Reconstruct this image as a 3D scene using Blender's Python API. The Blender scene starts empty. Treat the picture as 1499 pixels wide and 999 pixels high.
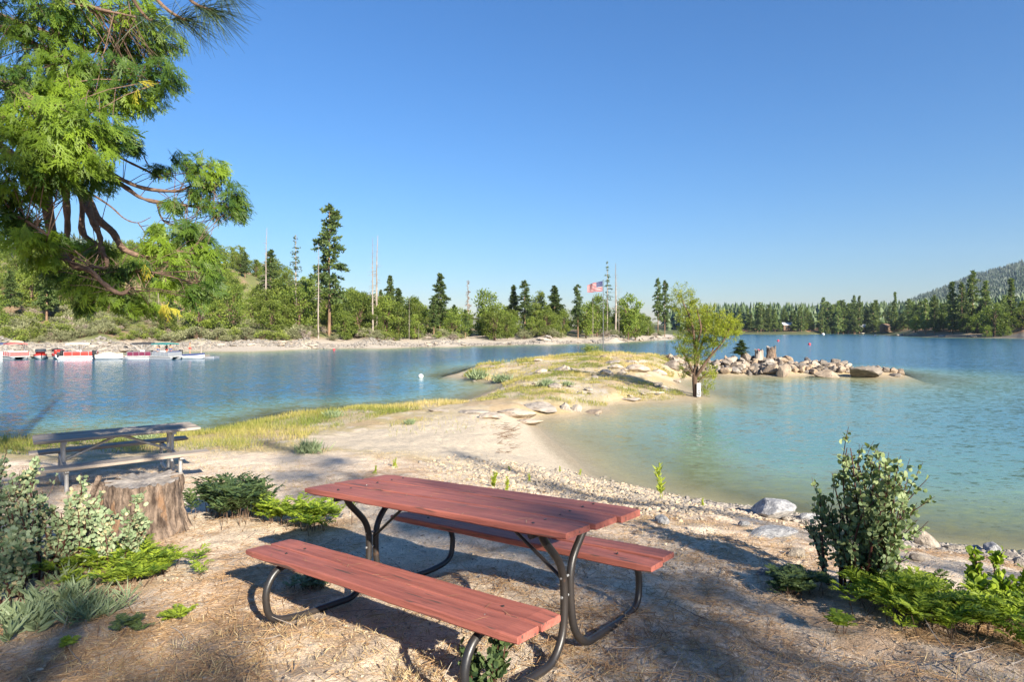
import bpy, bmesh, math
import numpy as np
from mathutils import Vector, Matrix
R = math.radians
rng = np.random.default_rng(11)
S = bpy.context.scene
COL = S.collection
H = 3.5                                  # eye height above the lake
FP, CX, CY = 900.0, 749.5, 483.0         # lens in photo pixels, principal point


def P(px, py, z=0.0):
    y = (H - z) * FP / (py - CY)
    return np.array([(px - CX) * y / FP, y, z])


def PD(px, py, d):
    return np.array([(px - CX) * d / FP, d, H + (CY - py) * d / FP])


# ------------------------------------------------------------------ noise
def _hash(ix, iy, iz, s):
    h = (ix.astype(np.int64) * 374761393 + iy.astype(np.int64) * 668265263 + iz.astype(np.int64) * 2147483647 + s * 974634211) & 0xffffffff
    h = ((h ^ (h >> 13)) * 1274126177) & 0xffffffff
    h = h ^ (h >> 16)
    return (h & 0xffff) / 65535.0


def vnoise(p, s=0):
    p = np.asarray(p, float)
    if p.shape[-1] == 2:
        p = np.concatenate([p, np.zeros(p.shape[:-1] + (1,))], -1)
    i = np.floor(p)
    f = p - i
    f = f * f * (3 - 2 * f)
    i = i.astype(np.int64)
    out = 0
    for dx in (0, 1):
        for dy in (0, 1):
            for dz in (0, 1):
                w = (f[..., 0] if dx else 1 - f[..., 0]) * (f[..., 1] if dy else 1 - f[..., 1]) * (f[..., 2] if dz else 1 - f[..., 2])
                out = out + w * _hash(i[..., 0] + dx, i[..., 1] + dy, i[..., 2] + dz, s)
    return out


def fbm(p, s=0, o=4):
    p = np.asarray(p, float)
    a, t, n = 0.5, 0, 0
    for k in range(o):
        t = t + a * vnoise(p * 2 ** k, s + k)
        n += a
        a *= .5
    return t / n


def sstep(a, b, x):
    t = np.clip((x - a) / (b - a), 0, 1)
    return t * t * (3 - 2 * t)


# ------------------------------------------------------------------ mesh building
class MB:
    def __init__(self):
        self.v, self.f, self.m, self.t, self.n = [], [], [], [], 0

    def add(self, v, f, m=0, t=.5):
        v = np.asarray(v, float).reshape(-1, 3)
        if not isinstance(f, np.ndarray):
            groups = {}
            for q in f:
                groups.setdefault(len(q), []).append(q)
            fs = [np.array(g) for g in groups.values()]
        else:
            fs = [f]
        for q in fs:
            self.f.append(q + self.n)
            self.m.append(np.full(len(q), m) if np.isscalar(m) else np.asarray(m))
            self.t.append(np.full(len(q), t) if np.isscalar(t) else np.asarray(t))
        self.v.append(v)
        self.n += len(v)
        return self

    def mesh(self, name, mats, smooth=False):
        me = bpy.data.meshes.new(name)
        v = np.concatenate(self.v) if self.v else np.zeros((0, 3))
        me.vertices.add(len(v))
        me.vertices.foreach_set('co', v.astype(np.float32).ravel())
        loops = np.concatenate([q.ravel() for q in self.f])
        cnt = np.concatenate([np.full(len(q), q.shape[1]) for q in self.f])
        st = np.concatenate([[0], np.cumsum(cnt)[:-1]])
        me.loops.add(len(loops))
        me.loops.foreach_set('vertex_index', loops.astype(np.int32))
        me.polygons.add(len(cnt))
        me.polygons.foreach_set('loop_start', st.astype(np.int32))
        me.polygons.foreach_set('material_index', np.concatenate(self.m).astype(np.int32))
        me.polygons.foreach_set('use_smooth', np.full(len(cnt), bool(smooth)))
        a = me.attributes.new('tone', 'FLOAT', 'FACE')
        a.data.foreach_set('value', np.concatenate(self.t).astype(np.float32))
        for m in (mats if isinstance(mats, (list, tuple)) else [mats]):
            me.materials.append(m)
        me.update(calc_edges=True)
        me.validate()
        return me

    def build(self, name, mats, parent=None, smooth=False):
        return link(name, self.mesh(name, mats, smooth), parent)


def link(name, data, parent=None):
    o = bpy.data.objects.new(name, data)
    COL.objects.link(o)
    if parent is not None:
        o.parent = parent
    return o


def tag(o, label=None, cat=None, group=None, kind=None):
    for k, v in (('label', label), ('category', cat), ('group', group), ('kind', kind)):
        if v:
            o[k] = v
    return o


def empty(name, loc, label, cat, group=None, rz=0, scale=1):
    o = link(name, None)
    o.location = [float(c) for c in loc]
    o.rotation_euler = (0, 0, rz)
    o.scale = (scale,) * 3 if np.isscalar(scale) else scale
    o.empty_display_size = .1
    return tag(o, label, cat, group)


def box(mb, lo, hi, m=0, bev=0, t=.5):
    lo, hi = np.array(lo, float), np.array(hi, float)
    if bev <= 0:
        c = np.array([[x, y, z] for z in (0, 1) for y in (0, 1) for x in (0, 1)])
        mb.add(lo + c * (hi - lo), np.array([[0, 2, 3, 1], [4, 5, 7, 6], [0, 1, 5, 4], [2, 6, 7, 3], [0, 4, 6, 2], [1, 3, 7, 5]]), m, t)
    else:
        bm = bmesh.new()
        bmesh.ops.create_cube(bm, size=1)
        for v in bm.verts:
            v.co = [lo[i] + (v.co[i] + .5) * (hi[i] - lo[i]) for i in range(3)]
        bmesh.ops.bevel(bm, geom=bm.edges[:], offset=bev, segments=2, affect='EDGES', profile=.6)
        bm.verts.index_update()
        mb.add([v.co[:] for v in bm.verts], [[v.index for v in f.verts] for f in bm.faces], m, t)
        bm.free()
    return mb


def tube(mb, pts, rad, n=8, m=0, cap=True, t=.5):
    pts = np.asarray(pts, float)
    k = len(pts)
    rad = np.full(k, rad) if np.isscalar(rad) else np.asarray(rad, float)
    if len(rad) != k:
        rad = np.interp(np.linspace(0, 1, k), np.linspace(0, 1, len(rad)), rad)
    tg = np.gradient(pts, axis=0)
    tg /= np.linalg.norm(tg, axis=1)[:, None] + 1e-9
    u = np.cross(tg[0], [0, 0, 1.] if abs(tg[0][2]) < .9 else [1., 0, 0])
    u /= np.linalg.norm(u)
    ring = []
    a = np.linspace(0, 2 * np.pi, n, endpoint=False)
    for i in range(k):
        u = u - tg[i] * np.dot(u, tg[i])
        u /= np.linalg.norm(u) + 1e-9
        w = np.cross(tg[i], u)
        ring.append(pts[i] + rad[i] * (np.cos(a)[:, None] * u + np.sin(a)[:, None] * w))
    v = np.concatenate(ring)
    i, j = np.meshgrid(np.arange(k - 1), np.arange(n), indexing='ij')
    f = np.stack([i * n + j, i * n + (j + 1) % n, (i + 1) * n + (j + 1) % n, (i + 1) * n + j], -1).reshape(-1, 4)
    mb.add(v, f, m, t)
    if cap:
        mb.add(ring[0], np.arange(n)[::-1][None], m, t)
        mb.add(ring[-1], np.arange(n)[None], m, t)
    return mb


def spline(pts, n=24):
    pts = np.asarray(pts, float)
    q = np.concatenate([[2 * pts[0] - pts[1]], pts, [2 * pts[-1] - pts[-2]]])
    seg = len(pts) - 1
    out = []
    for s in np.linspace(0, seg, n):
        i = min(int(s), seg - 1)
        t = s - i
        a, b, c, d = q[i:i + 4]
        out.append(.5 * (2 * b + (c - a) * t + (2 * a - 5 * b + 4 * c - d) * t * t + (3 * b - a - 3 * c + d) * t ** 3))
    return np.array(out)


def fillet(pts, r=.12, n=6):
    pts = np.asarray(pts, float)
    out = [pts[0]]
    for i in range(1, len(pts) - 1):
        a, b = pts[i - 1] - pts[i], pts[i + 1] - pts[i]
        la, lb = np.linalg.norm(a), np.linalg.norm(b)
        k = min(r, la * .49, lb * .49)
        A, B = pts[i] + a / la * k, pts[i] + b / lb * k
        for t in np.linspace(0, 1, n):
            out.append((1 - t) ** 2 * A + 2 * t * (1 - t) * pts[i] + t * t * B)
    out.append(pts[-1])
    return np.array(out)


def unit(v):
    return v / (np.linalg.norm(v, axis=-1, keepdims=True) + 1e-9)


def rdirs(n):
    return unit(rng.normal(size=(n, 3)))


def cards(mb, c, d, ln, wd, m=0, t=.5, nrm=None, fold=.15):
    """leaf shaped quads: base c, direction d, length ln, width wd"""
    c = np.asarray(c, float)
    n = len(c)
    d = unit(np.asarray(d, float))
    nr = rdirs(n) if nrm is None else nrm
    s = unit(np.cross(d, nr))
    up = np.cross(s, d)
    ln = np.broadcast_to(np.asarray(ln, float), n)[:, None]
    wd = np.broadcast_to(np.asarray(wd, float), n)[:, None]
    mid = c + d * ln * .45
    v = np.stack([c, mid - s * wd * .5 + up * wd * fold, c + d * ln, mid + s * wd * .5 + up * wd * fold], 1)
    mb.add(v.reshape(-1, 3), np.arange(4 * n).reshape(n, 4), m, t)


def discs(mb, c, d, ln, wd, m=0, t=.5, nrm=None, k=7):
    """rounded leaves as slightly cupped polygons"""
    c = np.asarray(c, float)
    n = len(c)
    d = unit(np.asarray(d, float))
    nr = rdirs(n) if nrm is None else nrm
    s = unit(np.cross(d, nr))
    up = np.cross(s, d)
    ln = np.broadcast_to(np.asarray(ln, float), n)[:, None]
    wd = np.broadcast_to(np.asarray(wd, float), n)[:, None]
    vs = []
    for j in range(k):
        a = 2 * np.pi * j / k + np.pi
        vs.append(c + d * ln * (.5 + .5 * np.cos(a)) + s * wd * .5 * np.sin(a) + up * wd * .22 * abs(np.sin(a)))
    mb.add(np.stack(vs, 1).reshape(-1, 3), np.arange(k * n).reshape(n, k), m, t)


# ------------------------------------------------------------------ materials
def nd(nt, typ, **kw):
    n = nt.nodes.new(typ)
    for k, v in kw.items():
        if k.startswith('i_'):
            n.inputs[k[2:].replace('_', ' ')].default_value = v
        else:
            setattr(n, k, v)
    return n


def ramp(nt, fac, stops):
    r = nd(nt, 'ShaderNodeValToRGB')
    e = r.color_ramp.elements
    while len(e) < len(stops):
        e.new(.5)
    for k, (p, c) in enumerate(stops):
        e[k].position = p
        e[k].color = (*c, 1) if len(c) == 3 else c
    nt.links.new(fac, r.inputs[0])
    return r


def newmat(name):
    m = bpy.data.materials.new(name)
    m.use_nodes = True
    nt = m.node_tree
    b = nt.nodes['Principled BSDF']
    return m, nt, b


def mat(name, c1, c2=None, scale=8, rough=.7, bump=.0, bscale=None, metal=0, spec=.4, stretch=(1, 1, 1), lo=.35, hi=.65, speck=None, vary=0, tone=0):
    m, nt, b = newmat(name)
    c2 = c2 or tuple(x * .75 for x in c1)
    tc = nd(nt, 'ShaderNodeTexCoord')
    mp = nd(nt, 'ShaderNodeMapping')
    mp.inputs['Scale'].default_value = stretch
    nt.links.new(tc.outputs['Object'], mp.inputs[0])
    n = nd(nt, 'ShaderNodeTexNoise', i_Scale=scale, i_Detail=6.0, i_Roughness=.62)
    nt.links.new(mp.outputs[0], n.inputs['Vector'])
    col = ramp(nt, n.outputs[0], [(lo, c2), (hi, c1)]).outputs[0]
    if speck:
        n2 = nd(nt, 'ShaderNodeTexNoise', i_Scale=speck[0], i_Detail=3.0)
        nt.links.new(mp.outputs[0], n2.inputs['Vector'])
        r2 = ramp(nt, n2.outputs[0], [(speck[1], (0, 0, 0)), (speck[1] + .06, (1, 1, 1))])
        mx = nd(nt, 'ShaderNodeMix', data_type='RGBA')
        nt.links.new(r2.outputs[0], mx.inputs['Factor'])
        nt.links.new(col, mx.inputs['A'])
        mx.inputs['B'].default_value = (*speck[2], 1)
        col = mx.outputs['Result']
    if vary or tone:
        hs = nd(nt, 'ShaderNodeHueSaturation')
        mr = nd(nt, 'ShaderNodeMapRange')
        v_ = vary or tone
        mr.inputs['To Min'].default_value = 1 - v_
        mr.inputs['To Max'].default_value = 1 + v_ * .6
        if vary:
            nt.links.new(nd(nt, 'ShaderNodeObjectInfo').outputs['Random'], mr.inputs[0])
        else:
            nt.links.new(nd(nt, 'ShaderNodeAttribute', attribute_name='tone').outputs['Fac'], mr.inputs[0])
        nt.links.new(mr.outputs[0], hs.inputs['Value'])
        nt.links.new(mr.outputs[0], hs.inputs['Saturation'])
        nt.links.new(col, hs.inputs['Color'])
        col = hs.outputs[0]
    nt.links.new(col, b.inputs['Base Color'])
    b.inputs['Roughness'].default_value = rough
    b.inputs['Metallic'].default_value = metal
    b.inputs['Specular IOR Level'].default_value = spec
    if bump:
        n3 = nd(nt, 'ShaderNodeTexNoise', i_Scale=bscale or scale * 3, i_Detail=5.0, i_Roughness=.65)
        nt.links.new(mp.outputs[0], n3.inputs['Vector'])
        bp = nd(nt, 'ShaderNodeBump', i_Strength=1.0, i_Distance=bump)
        nt.links.new(n3.outputs[0], bp.inputs['Height'])
        nt.links.new(bp.outputs[0], b.inputs['Normal'])
    return m


def leafmat(name, c1, c2, trans=.35, rough=.5, spec=.3, vary=.25, c3=None):
    m, nt, b = newmat(name)
    at = nd(nt, 'ShaderNodeAttribute', attribute_name='tone')
    st = [(0, c1), (1, c2)] if c3 is None else [(0, c1), (.8, c2), (1, c3)]
    r = ramp(nt, at.outputs['Fac'], st)
    oi = nd(nt, 'ShaderNodeObjectInfo')
    mr = nd(nt, 'ShaderNodeMapRange')
    mr.inputs['To Min'].default_value = 1 - vary
    mr.inputs['To Max'].default_value = 1 + vary
    nt.links.new(oi.outputs['Random'], mr.inputs[0])
    hs = nd(nt, 'ShaderNodeHueSaturation')
    nt.links.new(mr.outputs[0], hs.inputs['Value'])
    nt.links.new(r.outputs[0], hs.inputs['Color'])
    nt.links.new(hs.outputs[0], b.inputs['Base Color'])
    b.inputs['Roughness'].default_value = rough
    b.inputs['Specular IOR Level'].default_value = spec
    tr = nd(nt, 'ShaderNodeBsdfTranslucent')
    g = nd(nt, 'ShaderNodeMix', data_type='RGBA', blend_type='MULTIPLY')
    g.inputs['Factor'].default_value = 1
    g.inputs['B'].default_value = (1.3, 1.4, .5, 1)
    nt.links.new(hs.outputs[0], g.inputs['A'])
    nt.links.new(g.outputs['Result'], tr.inputs[0])
    mx = nd(nt, 'ShaderNodeMixShader')
    mx.inputs[0].default_value = trans
    nt.links.new(b.outputs[0], mx.inputs[1])
    nt.links.new(tr.outputs[0], mx.inputs[2])
    nt.links.new(mx.outputs[0], nt.nodes['Material Output'].inputs[0])
    return m


M = {}
M['red_top'] = mat('red_paint', (.38, .122, .088), (.21, .062, .047), scale=7, rough=.65, bump=.004, bscale=26, stretch=(.22, 3.4, 3.4), lo=.3, hi=.6, speck=(13, .62, (.115, .062, .05)))
M['black_steel'] = mat('black_steel', (.018, .018, .02), (.035, .028, .024), scale=6, rough=.38, bump=.0006, bscale=60, spec=.5, speck=(9, .66, (.10, .055, .035)))
M['grey_wood'] = mat('weathered_wood', (.38, .325, .27), (.19, .155, .125), scale=7, rough=.85, bump=.004, bscale=20, stretch=(.2, 4, 4))
M['galv'] = mat('galvanised_steel', (.42, .42, .42), (.32, .32, .32), scale=14, rough=.5, metal=.4)
M['bark'] = mat('bark', (.16, .10, .065), (.07, .045, .03), scale=5, rough=.95, bump=.03, bscale=12, stretch=(1, 1, .2))
M['pinebark'] = mat('pine_bark', (.30, .19, .12), (.13, .08, .05), scale=1.6, rough=.95, bump=.03, bscale=6, stretch=(1, 1, .3))
M['deadwood'] = mat('dead_wood', (.36, .31, .265), (.17, .135, .11), scale=2.2, rough=.95, stretch=(1, 1, .2))
M['cedarbark'] = mat('cedar_bark', (.19, .12, .085), (.085, .055, .04), scale=30, rough=.9, bump=.004, bscale=60, stretch=(1, 1, 1))
M['stump'] = mat('stump_wood', (.25, .185, .14), (.05, .033, .024), scale=13, rough=.95, bump=.035, bscale=30, stretch=(1.3, 1.3, .4), lo=.36, hi=.62, speck=(6, .61, (.22, .13, .075)))
M['stumptop'] = mat('stump_top', (.30, .27, .245), (.15, .13, .115), scale=9, rough=.95, bump=.01, bscale=30)
M['manzbark'] = mat('manzanita_bark', (.085, .028, .02), (.04, .015, .012), scale=12, rough=.5)
M['rock'] = mat('granite', (.41, .355, .29), (.21, .175, .145), scale=2.6, rough=.9, bump=.04, bscale=7, speck=(7, .62, (.15, .13, .115)), vary=.35)
M['rocktan'] = mat('tan_rock', (.36, .285, .21), (.165, .125, .093), scale=2.2, rough=.9, bump=.05, bscale=5, speck=(5, .60, (.13, .105, .09)), vary=.4)
M['slab'] = mat('pale_granite', (.48, .405, .325), (.26, .21, .165), scale=2.0, rough=.9, bump=.05, bscale=4, speck=(6, .62, (.18, .155, .135)), vary=.25)
M['greyrock'] = mat('grey_boulder', (.44, .435, .43), (.21, .21, .22), scale=4.5, rough=.9, bump=.03, bscale=12, lo=.4, hi=.6, speck=(13, .60, (.12, .12, .13)))
M['pebble'] = mat('pebble', (.44, .36, .27), (.30, .24, .175), scale=3, rough=.85, tone=.5)
M['white'] = mat('white_paint', (.60, .60, .59), (.52, .52, .51), scale=5, rough=.4)
M['black'] = mat('black_paint', (.015, .015, .018), scale=5, rough=.4)
M['red_boat'] = mat('red_gelcoat', (.62, .035, .025), (.5, .03, .02), scale=2, rough=.3)
M['rose'] = mat('faded_red_canvas', (.55, .12, .11), (.42, .09, .09), scale=3, rough=.8)
M['navy'] = mat('navy_canvas', (.035, .055, .15), scale=3, rough=.8)
M['blackcanvas'] = mat('black_canvas', (.03, .03, .035), scale=3, rough=.8)
M['teal'] = mat('teal_canvas', (.03, .20, .19), scale=3, rough=.8)
M['cream'] = mat('cream_cover', (.66, .58, .45), (.55, .48, .36), scale=3, rough=.8)
M['maroon'] = mat('maroon_gelcoat', (.13, .02, .05), scale=3, rough=.3)
M['alu'] = mat('aluminium', (.42, .43, .45), (.33, .34, .36), scale=4, rough=.45, metal=.5)
M['skin'] = mat('skin', (.50, .27, .17), (.45, .23, .145), scale=8, rough=.6)
M['hair'] = mat('hair', (.035, .02, .012), scale=20, rough=.6)
M['trunks'] = mat('swim_trunks', (.06, .09, .22), scale=8, rough=.8)
M['trunksred'] = mat('red_swimwear', (.45, .05, .05), scale=8, rough=.8)
M['buoy'] = mat('red_buoy', (.66, .05, .06), (.5, .04, .05), scale=3, rough=.4)
M['flagred'] = mat('flag_red', (.30, .008, .02), scale=4, rough=.8)
M['flagwhite'] = mat('flag_white', (.31, .305, .31), (.28, .28, .29), scale=4, rough=.8)
M['flagblue'] = mat('flag_blue', (.008, .018, .10), scale=4, rough=.8)
M['pole'] = mat('pole_steel', (.12, .125, .13), scale=5, rough=.5, metal=.3)
M['roof'] = mat('light_roof', (.55, .55, .55), (.45, .45, .45), scale=.5, rough=.7)
M['cabin'] = mat('cabin_wall', (.16, .10, .065), (.12, .08, .05), scale=.8, rough=.8)
M['glass'] = mat('window_glass', (.04, .05, .06), scale=1, rough=.1)

M['pine'] = leafmat('pine_needles_mat', (.045, .08, .025), (.125, .165, .045), trans=.25, vary=.22)
M['pinefar'] = leafmat('far_pine_mat', (.075, .125, .045), (.22, .265, .08), trans=.3, vary=.32)
M['pinehill'] = leafmat('hill_pine_mat', (.028, .05, .034), (.06, .088, .05), trans=.1, vary=0)
M['pinewood'] = leafmat('wood_pine_mat', (.04, .075, .035), (.105, .145, .055), trans=.15, vary=0)
M['oak'] = leafmat('oak_leaf_mat', (.065, .11, .018), (.20, .245, .04), trans=.35, vary=.3)
M['brush'] = leafmat('brush_leaf_mat', (.10, .115, .055), (.24, .24, .125), trans=.2, vary=.25)
M['brushgreen'] = leafmat('green_brush_mat', (.07, .11, .02), (.22, .25, .05), trans=.3, vary=.25)
M['drybrush'] = leafmat('dry_brush_mat', (.17, .13, .10), (.33, .28, .23), trans=.1, vary=.2)
M['rust'] = leafmat('rust_needles_mat', (.16, .09, .05), (.26, .17, .10), trans=.2, vary=.2)
M['cedar'] = leafmat('cedar_spray_mat', (.035, .085, .02), (.215, .31, .03), trans=.42, rough=.45, vary=0)
M['cedaryellow'] = leafmat('yellow_spray_mat', (.33, .27, .03), (.48, .44, .06), trans=.4, vary=0)
M['needle'] = leafmat('long_needle_mat', (.03, .06, .03), (.08, .11, .04), trans=.15, vary=0)
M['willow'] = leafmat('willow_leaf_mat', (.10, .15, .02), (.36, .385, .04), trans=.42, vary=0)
M['manz'] = leafmat('manzanita_leaf_mat', (.11, .165, .065), (.30, .355, .165), trans=.2, rough=.55, vary=0)
M['manzpale'] = leafmat('pale_manzanita_leaf_mat', (.085, .145, .06), (.27, .325, .19), trans=.15, rough=.6, vary=0, c3=(.42, .35, .20))
M['clover'] = leafmat('low_shrub_leaf_mat', (.06, .115, .015), (.33, .41, .045), trans=.38, vary=.1)
M['darkshrub'] = leafmat('dark_shrub_leaf_mat', (.03, .06, .025), (.11, .15, .05), trans=.2, vary=0)
M['sage'] = leafmat('sage_leaf_mat', (.12, .17, .09), (.30, .36, .20), trans=.2, vary=.1)
M['grass'] = leafmat('meadow_grass_mat', (.15, .19, .035), (.44, .365, .12), trans=.35, vary=0, c3=(.56, .44, .25))
M['straw'] = leafmat('straw_mat', (.32, .23, .11), (.58, .46, .27), trans=.2, vary=0)
M['litter'] = leafmat('needle_litter_mat', (.25, .14, .07), (.54, .36, .19), trans=.05, vary=0)
M['leaflitter'] = leafmat('leaf_litter_mat', (.22, .14, .08), (.52, .42, .30), trans=.1, vary=0)
M['shoot'] = leafmat('shoot_leaf_mat', (.17, .24, .02), (.42, .46, .06), trans=.35, vary=.1)
M['weed'] = mat('weed', (.16, .10, .06), scale=6, rough=.9)

# ------------------------------------------------------------------ sun and sky
SUN_EL = 25.5
SX, SY = .53, -.85                        # horizontal direction towards the sun
W = bpy.data.worlds.new('World')
S.world = W
W.use_nodes = True
wt = W.node_tree
bg = wt.nodes['Background']
sky = nd(wt, 'ShaderNodeTexSky', sky_type='NISHITA', sun_disc=False)
sky.sun_elevation = R(SUN_EL)
sky.sun_rotation = math.atan2(SX, SY)
sky.altitude = 0
sky.air_density = 1.5
sky.dust_density = .1
sky.ozone_density = 10.0
hsv = nd(wt, 'ShaderNodeHueSaturation')
hsv.inputs['Saturation'].default_value = 1.06
tint = nd(wt, 'ShaderNodeMix', data_type='RGBA', blend_type='MULTIPLY')
tint.inputs['Factor'].default_value = 1
tint.inputs['B'].default_value = (1.0, .925, .985, 1)
wt.links.new(sky.outputs[0], hsv.inputs['Color'])
wt.links.new(hsv.outputs[0], tint.inputs['A'])
wt.links.new(tint.outputs['Result'], bg.inputs[0])
bg.inputs[1].default_value = .061
sl = bpy.data.lights.new('sun', 'SUN')
sl.energy = 5.0
sl.angle = R(.53)
sl.color = (1, .915, .77)
so = link('sun', sl)
sdir = Vector((SX * math.cos(R(SUN_EL)) / math.hypot(SX, SY), SY * math.cos(R(SUN_EL)) / math.hypot(SX, SY), math.sin(R(SUN_EL))))
so.rotation_euler = sdir.to_track_quat('Z', 'Y').to_euler()
S.view_settings.view_transform = 'Standard'
S.view_settings.look = 'None'
S.view_settings.gamma = 1
S.view_settings.exposure = 1.48
S.render.engine = 'CYCLES'
S.cycles.max_bounces = 6
S.cycles.transparent_max_bounces = 12
S.cycles.caustics_reflective = False
S.cycles.caustics_refractive = False
S.cycles.use_denoising = True

cd = bpy.data.cameras.new('camera')
cam = link('camera', cd)
cam.location = (0, 0, H)
cam.rotation_euler = (R(90), 0, 0)
cd.sensor_width = 36
cd.lens = FP / 1499 * 36
cd.shift_y = -16.5 / 1499
cd.clip_start = .05
cd.clip_end = 20000
S.camera = cam

# ------------------------------------------------------------------ terrain
def pts(l):
    return [P(*q)[:2] if len(q) == 2 and q[1] > 484 and q[0] >= -200 else np.array(q[:2], float) for q in l]


LAND = np.array([[-80., 2], [-40, 14]] + [list(P(a, b)[:2]) for a, b in (
    (0, 648), (150, 640), (250, 638), (330, 630), (420, 607), (520, 598), (620, 592), (680, 587), (735, 566), (720, 560), (690, 556), (655, 551))] +
    [[-3.5, 55], [1, 63], [8, 67], [14, 64], [19, 59], [24, 55], [28.5, 51]] + [list(P(a, b)[:2]) for a, b in (
    (1322, 549), (1250, 550.5), (1180, 550), (1100, 549), (1035, 549), (992, 558), (1000, 567), (1032, 583), (1010, 586.5), (950, 589), (900, 592), (892, 602),
    (850, 607), (800, 612), (784, 618), (792, 630), (816, 652), (840, 672), (868, 697), (892, 705), (960, 722), (1050, 742), (1120, 752), (1200, 766), (1350, 800), (1499, 818))] +
    [[11, 8.5], [16, 5], [25, -2], [60, -20]])
FAR = np.array([[-400., 30], [-130, 70]] + [list(P(a, b)[:2]) for a, b in (
    (0, 519), (150, 517), (290, 513.5), (450, 511), (600, 508.5), (750, 505), (880, 502.5), (985, 497))] + [[84, 300], [118, 450]] + [list(P(a, b)[:2]) for a, b in (
    (1080, 489.3), (1200, 489.3), (1290, 489.6), (1340, 493), (1420, 494.5), (1499, 496))] + [[237., 225], [420, 140], [900, 0]])


def dens(poly, step):
    out = []
    for a, b in zip(poly[:-1], poly[1:]):
        n = max(1, int(np.linalg.norm(b - a) / (step * max(1, np.linalg.norm((a + b) / 2) / 20))))
        for k in range(n):
            out.append(a + (b - a) * k / n)
    out.append(poly[-1])
    return np.array(out)


def inside(q, poly):
    q = np.asarray(q, float)
    r = np.zeros(q.shape[:-1], bool)
    j = len(poly) - 1
    for i in range(len(poly)):
        a, b = poly[i], poly[j]
        c = ((a[1] > q[..., 1]) != (b[1] > q[..., 1])) & (q[..., 0] < (b[0] - a[0]) * (q[..., 1] - a[1]) / (b[1] - a[1] + 1e-12) + a[0])
        r ^= c
        j = i
    return r


def pdist(q, poly):
    q = np.asarray(q, float)
    best = np.full(q.shape[:-1], 1e9)
    for a, b in zip(poly[:-1], poly[1:]):
        ab = b - a
        t = np.clip(((q - a) @ ab) / (ab @ ab + 1e-12), 0, 1)
        best = np.minimum(best, np.linalg.norm(q - (a + t[..., None] * ab), axis=-1))
    return best


LANDC = np.concatenate([LAND, [[60, -80], [-80, -80]]])
FARC = np.concatenate([FAR, [[3300, 0], [3300, 6000], [-3300, 6000], [-3300, 30]]])
cps = []
for poly, closed, offs in ((LAND, LANDC, ((1.2, -.22), (5, -1.1), (18, -3.0))), (FAR, FARC, ((6, -1.5), (22, -4)))):
    D = dens(poly, 1.6)
    for q in D:
        cps.append((*q, 0))
    T = unit(np.gradient(D, axis=0))
    N = np.stack([-T[:, 1], T[:, 0]], -1)
    for o, z in offs:
        for s in (1, -1):
            Q = D + N * o * s
            ok = (~inside(Q, LANDC)) & (~inside(Q, FARC)) & (pdist(Q, LANDC) > o * .85) & (pdist(Q, FARC) > o * .85)
            for q in Q[ok][::2]:
                deep_ = (poly is LAND) and (q[0] < 0 or q[1] > 51 or (q[1] > 46.8 and q[0] > 13))
                cps.append((*q, z * (2.2 if deep_ else 1)))
near = lambda x, y: 1.70 + .012 * x - .085 * (y - 3.8)
for x in np.arange(-14, 9, 2.2):
    for y in np.arange(-9, 15, 2.2):
        q = np.array([x, y])
        if inside(q, LANDC) and pdist(q, LANDC) > (4.6 if x < 3 else 6.8):
            cps.append((x, y, near(x, y)))
for x in (-70, -45, -28, 28, 50):
    for y in (-70, -40, -20):
        cps.append((x, y, 4 - y * .02))
for x in (-10, 0, 12):
    cps.append((x, -60, 5)); cps.append((x, -25, 3.2))
for px, py, z in ((1050, 752, 1.05), (1050, 746, .5), (1120, 764, 1.0), (1200, 790, 1.25), (1200, 778, .75), (1350, 822, 1.3), (1350, 810, .8), (1450, 832, 1.25), (1450, 818, .75), (1500, 850, 1.4),
                  (960, 732, .55), (960, 745, 1.05), (900, 715, .4), (860, 725, .75), (800, 690, .35), (760, 660, .28), (780, 650, .16), (720, 640, .42), (740, 628, .3), (650, 660, .62), (560, 650, .62), (600, 625, .5), (480, 655, .75), (500, 625, .45),
                  (700, 605, .45), (640, 604, .45), (760, 597, .45), (820, 592, .38), (560, 607, .4), (430, 622, .4), (380, 640, .55), (200, 655, .5), (80, 660, .5),
                  (780, 575, .45), (850, 580, .35), (900, 575, .45), (960, 578, .22), (760, 560, .5), (850, 560, .55), (920, 560, .5), (980, 572, .18), (720, 545, .4), (700, 535, .6), (800, 545, .75), (880, 545, .75), (960, 545, .7),
                  (830, 523, .95), (880, 522, .95), (800, 526, .9), (940, 523, .95), (740, 531, .75), (985, 525, .95), (1010, 527, .95), (985, 537, .8)):
    cps.append(tuple(P(px, py, z)))
for px, d, z in ((1060, 50, .75), (1090, 50.5, .95), (1120, 50.5, 1.0), (1150, 50.5, .85), (1190, 50, .65), (1230, 49.6, .6), (1270, 49.2, .4), (1300, 48.6, .25), (1030, 52, .8)):
    cps.append(tuple(PD(px, 483, d)[:2]) + (z,))
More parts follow.
